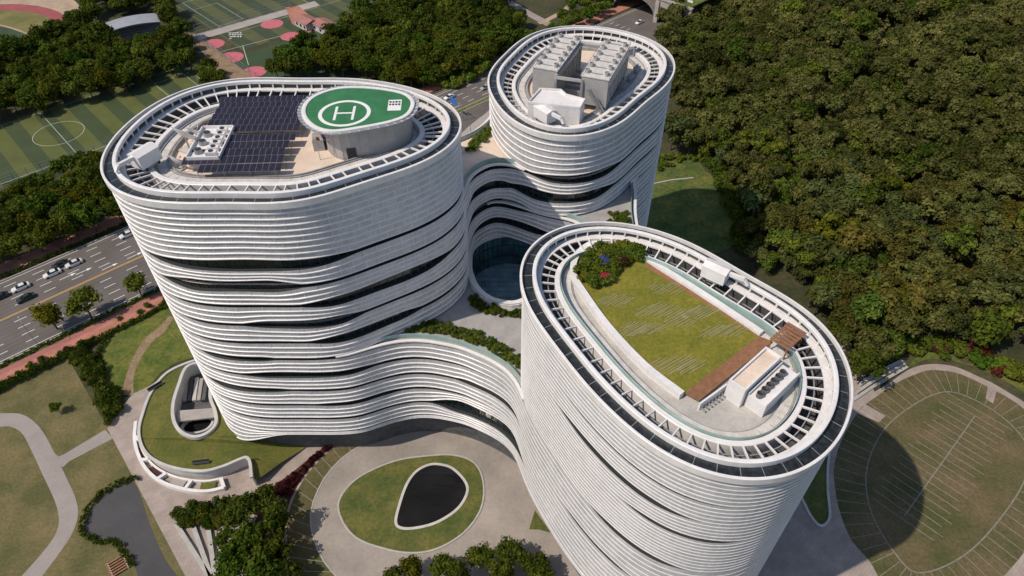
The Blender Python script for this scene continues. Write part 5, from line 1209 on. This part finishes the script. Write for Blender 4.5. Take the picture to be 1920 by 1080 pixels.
rg = np.random.default_rng(11)
# wooded slope on the right
fpoly = ats([(1228, 62), (1262, 30), (1310, -60), (2080, -60), (2150, 640), (1930, 655), (1860, 640), (1760, 628), (1690, 640), (1640, 690), (1600, 700), (1560, 600), (1480, 520), (1400, 470), (1392, 420), (1380, 350), (1350, 300), (1290, 275), (1255, 270), (1262, 160)], 4.0)
pts = scatter(fpoly, 4.9, seed=5)
trail = [ats([(1650, 75), (1665, 85), (1630, 140), (1605, 155), (1600, 145), (1625, 125)], 6.0)]
for h in trail: pts = pts[~inside(h, pts[:, 0], pts[:, 1])]
d = np.hypot(pts[:, 0], pts[:, 1]); order = np.argsort(d); near, far = pts[order[:300]], pts[order[300:]]
for x, y in near:
    dr_ = math.sin(x * 0.045 + 1.3) * math.cos(y * 0.05) + 0.5 * math.sin(x * 0.11 + y * 0.09); g_ = rg.random() < 0.20 + 0.22 * max(0, dr_)
    tree(('broad' if rg.random() < 0.4 else 'pineg') if g_ else 'pine', x, y, float(hill(x, y)) - 0.4, float(np.clip(rg.lognormal(0.0, 0.24), 0.6, 1.6)), rg, 'dark pine tree in the dense wood right of the towers', 'tree', 'pine trees of the wood right of the towers', name='pine_tree', color=((lambda b, w: (b * (0.98 + w), b, b * (1.0 - w), 1))(rg.uniform(0.62, 1.32), 0.08 * max(0, -dr_) + rg.normal(0, 0.09))))
forest_mass('far_wood', far, 'dense pine wood covering the far hillside', rg, PINE, M['leaf_pine'], 0.85, 1.2, (0.65, 1.35))
gsel = far[rg.random(len(far)) < 0.26]
forest_mass('far_green_trees', gsel + rg.uniform(-2, 2, gsel.shape), 'brighter leafy trees scattered through the far pine wood', rg, BROAD, M['leaf'], 0.85, 1.2)
# groves beyond the avenue
holes = [ats([(185, 30), (300, 8), (320, 45), (305, 78), (215, 88), (188, 60)], 3.0)]
groves = [(ats([(-40, 110), (70, 82), (130, 50), (165, 5), (200, -40), (275, -40), (335, 40), (352, 72), (372, 105), (366, 126), (320, 130), (240, 158), (140, 185), (60, 210), (-40, 228)], 3.0), 6.0, 'leafy tree of the grove between the running track and the football pitch', 'trees between the track and the pitch', 1.05),
          (ats([(500, 118), (545, 100), (640, 70), (690, 25), (750, -20), (930, -30), (950, 20), (1000, 48), (960, 85), (900, 140), (830, 165), (770, 165), (700, 150), (600, 140), (505, 142)], 3.0), 5.8, 'dark leafy tree of the grove behind the helipad tower', 'trees behind the helipad tower', 1.1),
          (ats([(-40, 372), (60, 345), (190, 292), (215, 340), (235, 395), (130, 445), (40, 480), (-40, 505)], 3.0), 5.2, 'leafy tree in the belt between the football pitch and the avenue', 'trees between the pitch and the avenue', 0.95),
          (ats([(1000, -40), (1150, -40), (1148, 8), (1105, 35), (1040, 40), (1075, 10)], 2.0), 6.5, 'small tree on the bank left of the land bridge', 'trees left of the land bridge', 0.75),
          (ats([(376, 118), (405, 128), (428, 150), (400, 162), (372, 145)], 3.0), 5.0, 'round leafy tree at the corner of the football pitch', 'trees at the corner of the pitch', 0.95)]
for poly, spc, lb, grp, sz in groves:
    p = scatter(poly, spc, holes, seed=len(lb))
    p = p[[abs((np.array(q) - AX) @ NA) > 20 for q in p]]
    p = p[np.argsort(np.hypot(p[:, 0], p[:, 1]))]; keep = 95
    if len(p) > keep + 30:
        forest_mass('far_grove', p[keep:], lb.replace('leafy tree of the grove', 'back rows of the grove'), rg, BROAD, M['leaf'], sz * 0.85, sz * 1.25, (0.55, 1.0), 0.0); p = p[:keep]
    for x, y in p: tree('broad', x, y, 0, sz * rg.uniform(0.8, 1.25), rg, lb, 'tree', grp, color=hue(rg, 0.5, 1.05))
# rows of trees on the far pavement
for k in list(range(-5, 8)) + list(range(19, 34)):
    if 48 < k * 6.5 < 70: pass
    p = st(k * 7.5 + rg.uniform(-1.5, 1.5), 21.8 + rg.uniform(-1, 1)); tree('broad', p[0], p[1], 0, rg.uniform(0.7, 0.95), rg, 'small bright green street tree along the far pavement of the avenue', 'tree', 'street trees along the far pavement', color=hue(rg, 1.0, 1.4))
# single street trees on the near kerb
for px, py, s, lb in ((105, 612, 0.80, 'small spreading street tree on the near kerb, leftmost of three'), (168, 590, 0.92, 'full round street tree on the near kerb, middle of three'), (262, 548, 0.74, 'street tree on the near kerb closest to the helipad tower')):
    p = at(px, py, 1.0); tree('broad', p[0], p[1], 0, s * 1.25, rg, lb, 'tree', 'street trees on the near kerb', color=hue(rg, 1.0, 1.25), name='street_tree')
# hedges and shrubs
def hedge(P, w, h, label, color=(1, 1, 1, 1), red=False, dens=26, name='hedge', z=0.0, closed=False):
    P = resample(P, 0.42, closed); N_ = normals(P, closed); rng = np.random.default_rng(len(P)); cs = []; 
    for i in range(len(P)):
        for _ in range(max(1, int(w / 0.8))): cs.append((*(P[i] + N_[i] * rng.uniform(-w / 2, w / 2)), z + h * rng.uniform(.45, .75)))
    V, T = leaf_cloud(np.array(cs), rng.uniform(.45, .7, len(cs)) * h / 1.1, dens, 0.17, rng, up=-0.2, core=True)
    o = link(name, quad_mesh(name, V, T, M['leaf_red'] if red else M['leaf'])); o.color = color; return tag(o, label, 'hedge')
hedge([st(-60, -17.2), st(70, -17.2)], 0.9, 0.9, 'clipped hedge strip between the avenue and the near pavement', (.7, .75, .7, 1))
hedge([st(-60, 17.4), st(70, 17.4)], 1.1, 1.0, 'dark hedge strip between the avenue and the far pavement', (.5, .6, .5, 1))
hedge([st(-60, -24.8), st(-3, -24.8)], 1.6, 1.7, 'tall dark hedge along the top of the dry lawn', (.42, .5, .42, 1))
hedge([st(-3, -24.6), st(60, -24.6)], 1.2, 1.2, 'loose hedge along the near pavement above the meadow', (.8, .85, .7, 1))
hedge(ats([(262, 898), (232, 905), (203, 919), (176, 942), (157, 974), (155, 998), (168, 1012), (195, 1017), (216, 1016), (232, 1030), (248, 1062)]), 1.0, 1.0, 'rounded hedge hugging the left edge of the driveway', (.55, .62, .5, 1))
hedge(smooth_open(ats([(322, 560), (285, 590), (240, 610), (205, 632), (188, 660), (190, 690)]), 6), 1.0, 1.0, 'thin curved hedge line crossing the meadow', (.35, .42, .35, 1))
def ground_cover(name, poly, spacing, label, lo, hi, s0, s1, red=False, z=0.0, seed=3):
    rng = np.random.default_rng(seed); VV = []; TT = []
    for x, y in scatter(poly, spacing, seed=seed):
        V, T = BUSH[rng.integers(4)]; sc_ = rng.uniform(s0, s1); a = rng.uniform(0, 6.28); ca, sa = math.cos(a), math.sin(a); V = V * sc_
        VV.append(np.stack([V[:, 0] * ca - V[:, 1] * sa + x, V[:, 0] * sa + V[:, 1] * ca + y, V[:, 2] + z], 1)); T2 = T.copy(); T2[:, 1:3] *= rng.uniform(lo, hi); T2[:, 0] = np.clip(T2[:, 0] + rng.normal(0, .3), 0, 1.6); TT.append(T2)
    o = link(name, quad_mesh(name, np.concatenate(VV), np.concatenate(TT), M['leaf_red'] if red else M['leaf'])); return tag(o, label, None, None, 'stuff')
def thicket(poly, spacing, label, group, lo, hi, s0, s1, red=0.0, z=0.0, seed=3):
    for x, y in scatter(poly, spacing, seed=seed): rd_ = rg.random() < red; bush(x, y, z, rg.uniform(s0, s1), rg, label.replace('colourful', 'dark red' if rd_ else 'yellow-green'), group, rd_, hue(rg, lo, hi))
ground_cover('shrub_belt', ats([(130, 672), (160, 640), (185, 690), (215, 735), (228, 770), (208, 792), (192, 765), (165, 720)], 0.5), 1.5, 'dense dark shrubs in the strip between the dry lawn and the meadow', .45, .85, .8, 1.3)
thicket([st(-50, -21.0), st(60, -21.0), st(60, -23.8), st(-50, -23.8)], 3.4, 'low shrub planted in the near red pavement', 'shrubs in the near pavement', .7, 1.2, .5, .8, 0.15)
thicket(ats([(320, 960), (360, 950), (430, 938), (455, 955), (440, 985), (400, 985), (350, 985), (325, 985)], 0.5), 1.6, 'rounded dark shrub at the head of the fanned low walls', 'shrubs at the head of the low walls', .5, .8, .9, 1.2)
for px, py, s in ((455, 965, .9), (500, 940, .85), (520, 985, .95), (470, 1020, 1.0), (515, 1040, .95), (440, 1060, .95), (490, 1075, 1.0), (535, 1075, .8), (430, 1010, .7)):
    p = at(px, py, 3.5); tree('broad', p[0], p[1], 0, s * 1.05, rg, 'dark leafy tree in the clump left of the parking bays', 'tree', 'trees left of the parking bays', color=hue(rg, .55, .85))
for px, py, s in ((770, 1065, .7), (830, 1062, .75), (900, 1050, .8), (960, 1040, .85), (1000, 1060, .8), (860, 1085, .8), (940, 1085, .8), (1015, 1085, .7), (740, 1085, .65)):
    p = at(px, py, 3.5); tree('broad', p[0], p[1], 0, s * 1.0, rg, 'dark leafy tree at the bottom edge, below the roundabout', 'tree', 'trees below the roundabout', color=hue(rg, .55, .85))
ground_cover('red_ground_cover', ats([(748, 801), (735, 811), (700, 812), (660, 818), (610, 845), (566, 890), (546, 930), (500, 925), (545, 892), (600, 846), (660, 816), (740, 798)], 0.2), 0.9, 'low dark red planting in the bed beside the parking bays', .7, 1.1, .4, .6, True)
thicket(ats([(1690, 655), (1740, 630), (1800, 640), (1935, 690), (1935, 735), (1870, 700), (1800, 668), (1740, 662)], 1.0), 2.6, 'colourful shrub on the bank above the oval lawn', 'shrubs on the bank above the oval lawn', .9, 1.6, 1.1, 1.9, 0.45)
thicket(ats([(1600, 700), (1650, 690), (1690, 660), (1720, 640), (1680, 625), (1620, 650)], 1.0), 2.6, 'green shrub at the edge of the wood beside the nearest tower', 'shrubs at the edge of the wood', .8, 1.3, 1.2, 2.0, 0.03)
thicket(ats([(1215, 325), (1240, 285), (1300, 285), (1330, 305), (1280, 305)], 0.5), 3.0, 'yellow-green shrub on the sunny bank behind the far tower', 'shrubs on the bank behind the far tower', 1.1, 1.7, .7, 1.2)
thicket(ats([(800, 152), (860, 135), (915, 112), (920, 132), (850, 168)], 0.5), 2.6, 'bright bushy shrub along the avenue behind the helipad tower', 'shrubs behind the helipad tower', 1.2, 1.7, 1.3, 2.0)
# terrace and roof planting
ground_cover('terrace_planting', [(-27, 86.3), (-20, 87.6), (-13, 87.0), (-7, 84.6), (-2, 81.3), (2, 78.2), (3, 80.5), (-2, 84.5), (-8, 88.5), (-14, 90.2), (-20, 90)], 0.75, 'mixed low planting along the terrace between the two near towers', .8, 1.5, .28, .5, False, T_AC + 0.05)
thicket([(-9, 95.5), (-5, 92.6), (0, 91.6), (3, 92.2), (3, 93.6), (-0.5, 93.2), (-5, 94.6), (-7.8, 97.5)], 1.0, 'small shrub in the crescent bed below the court rim', 'shrubs below the court rim', 0.55, .9, .4, .6, 0.0, T_AC + 0.1)
thicket([(18.5, 95), (22, 94), (23.5, 104), (23, 110), (20, 112), (18.5, 104)], 1.2, 'small shrub on the terrace between the far tower and the nearest tower', 'terrace shrubs by the far tower', .8, 1.2, .45, .75, 0.0, T_BC + 0.1)
thicket([(-9, 124.5), (-6, 129), (-4.5, 130), (-5, 126.5), (-7.5, 121), (-9.5, 120.5)], 1.2, 'small shrub on the terrace between the helipad tower and the far tower', 'terrace shrubs by the helipad tower', 1.0, 1.5, .45, .7, 0.0, T_AB + 0.1)
thicket(ats([(1084, 520), (1090, 484), (1112, 466), (1143, 460), (1185, 466), (1208, 488), (1170, 505), (1140, 528), (1108, 548)], ZC + 0.6), 1.15, 'flowering shrub in the thicket at the far end of the roof lawn', 'shrubs at the end of the roof lawn', .9, 1.4, .6, .95, 0.04, ZC + 0.6)

# ------------------------------------------------------------------ small things
c = at(600, 296, 66); wsk = empty('windsock', (c[0], c[1], ZA), R(20), 'red and white windsock on a slim pole near the helipad drum', 'windsock')
MB().cyl(0, 0, 0, 4.2, 0.06, 0.05, 8).build('pole', M['steel'], wsk)
for i in range(4):
    m = MB(); r0, r1 = 0.32 - 0.05 * i, 0.27 - 0.05 * i; n = 10; x0, x1 = 0.1 + 0.5 * i, 0.6 + 0.5 * i
    m.add([(x, r * math.cos(2 * math.pi * k / n), 4.0 - 0.25 * x + r * math.sin(2 * math.pi * k / n)) for x, r in ((x0, r0), (x1, r1)) for k in range(n)], [(k, (k + 1) % n, n + (k + 1) % n, n + k) for k in range(n)]); m.build('sock_band', M['red'] if i % 2 == 0 else M['paint'], wsk)
c = at(222, 1062); sl_ = empty('slatted_platform', (c[0], c[1], 0), R(-50), 'low slatted timber platform on the lawn beside the driveway', 'platform')
for i in range(6): MB().box(-1.5 + 0.6 * i, 0, 0.35, 0.3, 3.6, 0.1).build('slat', M['wood'], sl_)
for sy in (-1.4, 1.4): MB().box(0, sy, 0.15, 3.6, 0.2, 0.3).build('bearer', M['retain'], sl_)
p = at(108, 768, 1.0); tree('broad', p[0], p[1], 0, 0.42, rg, 'thin young tree standing alone on the dry lawn', 'tree', None, hue(rg, .8, .9), 'young_tree')
for i, (px, py, lb) in enumerate(((292, 726, 'dark garden bench on the far side of the grass roof'), (377, 868, 'dark garden bench near the front edge of the grass roof'))):
    c = at(px, py, ZR + 0.3); b_ = empty('garden_bench', (c[0], c[1], ZR), R(48 if i == 0 else 8), lb, 'bench', 'benches on the grass roof')
    MB().box(0, 0, 0.45, 3.4, 0.6, 0.08).build('seat', M['sill'], b_); MB().box(0, 0.3, 0.75, 3.4, 0.08, 0.5).build('backrest', M['sill'], b_)
    for sx in (-1.4, 1.4): MB().box(sx, 0, 0.2, 0.1, 0.5, 0.42).build('leg', M['steel'], b_)

ground_cover('slope_edge_bushes', ats([(1320, 300), (1350, 315), (1395, 390), (1400, 470), (1378, 470), (1370, 400), (1340, 335)], 0.5), 2.4, 'bushes where the slope runs into the wood', .7, 1.1, 1.3, 2.2, False, 0.0, 10)

ground_cover('court_bed', [(-9.2, 96.5), (-7.5, 93.8), (-3, 91.4), (2, 91.0), (4, 92.0), (3.5, 93.4), (-0.5, 92.9), (-5, 94.2), (-7.9, 97.0)], 0.8, 'low green planting in the crescent bed below the court rim', .5, 1.0, .25, .45, False, T_AC + 0.05, 12)
ground_cover('link_bed', [(17.5, 93), (24, 92), (24.2, 104), (23.6, 112), (21.5, 113), (20.5, 104)], 0.9, 'low green planting on the terrace behind the nearest tower', .7, 1.3, .3, .55, False, T_BC + 0.05, 13)
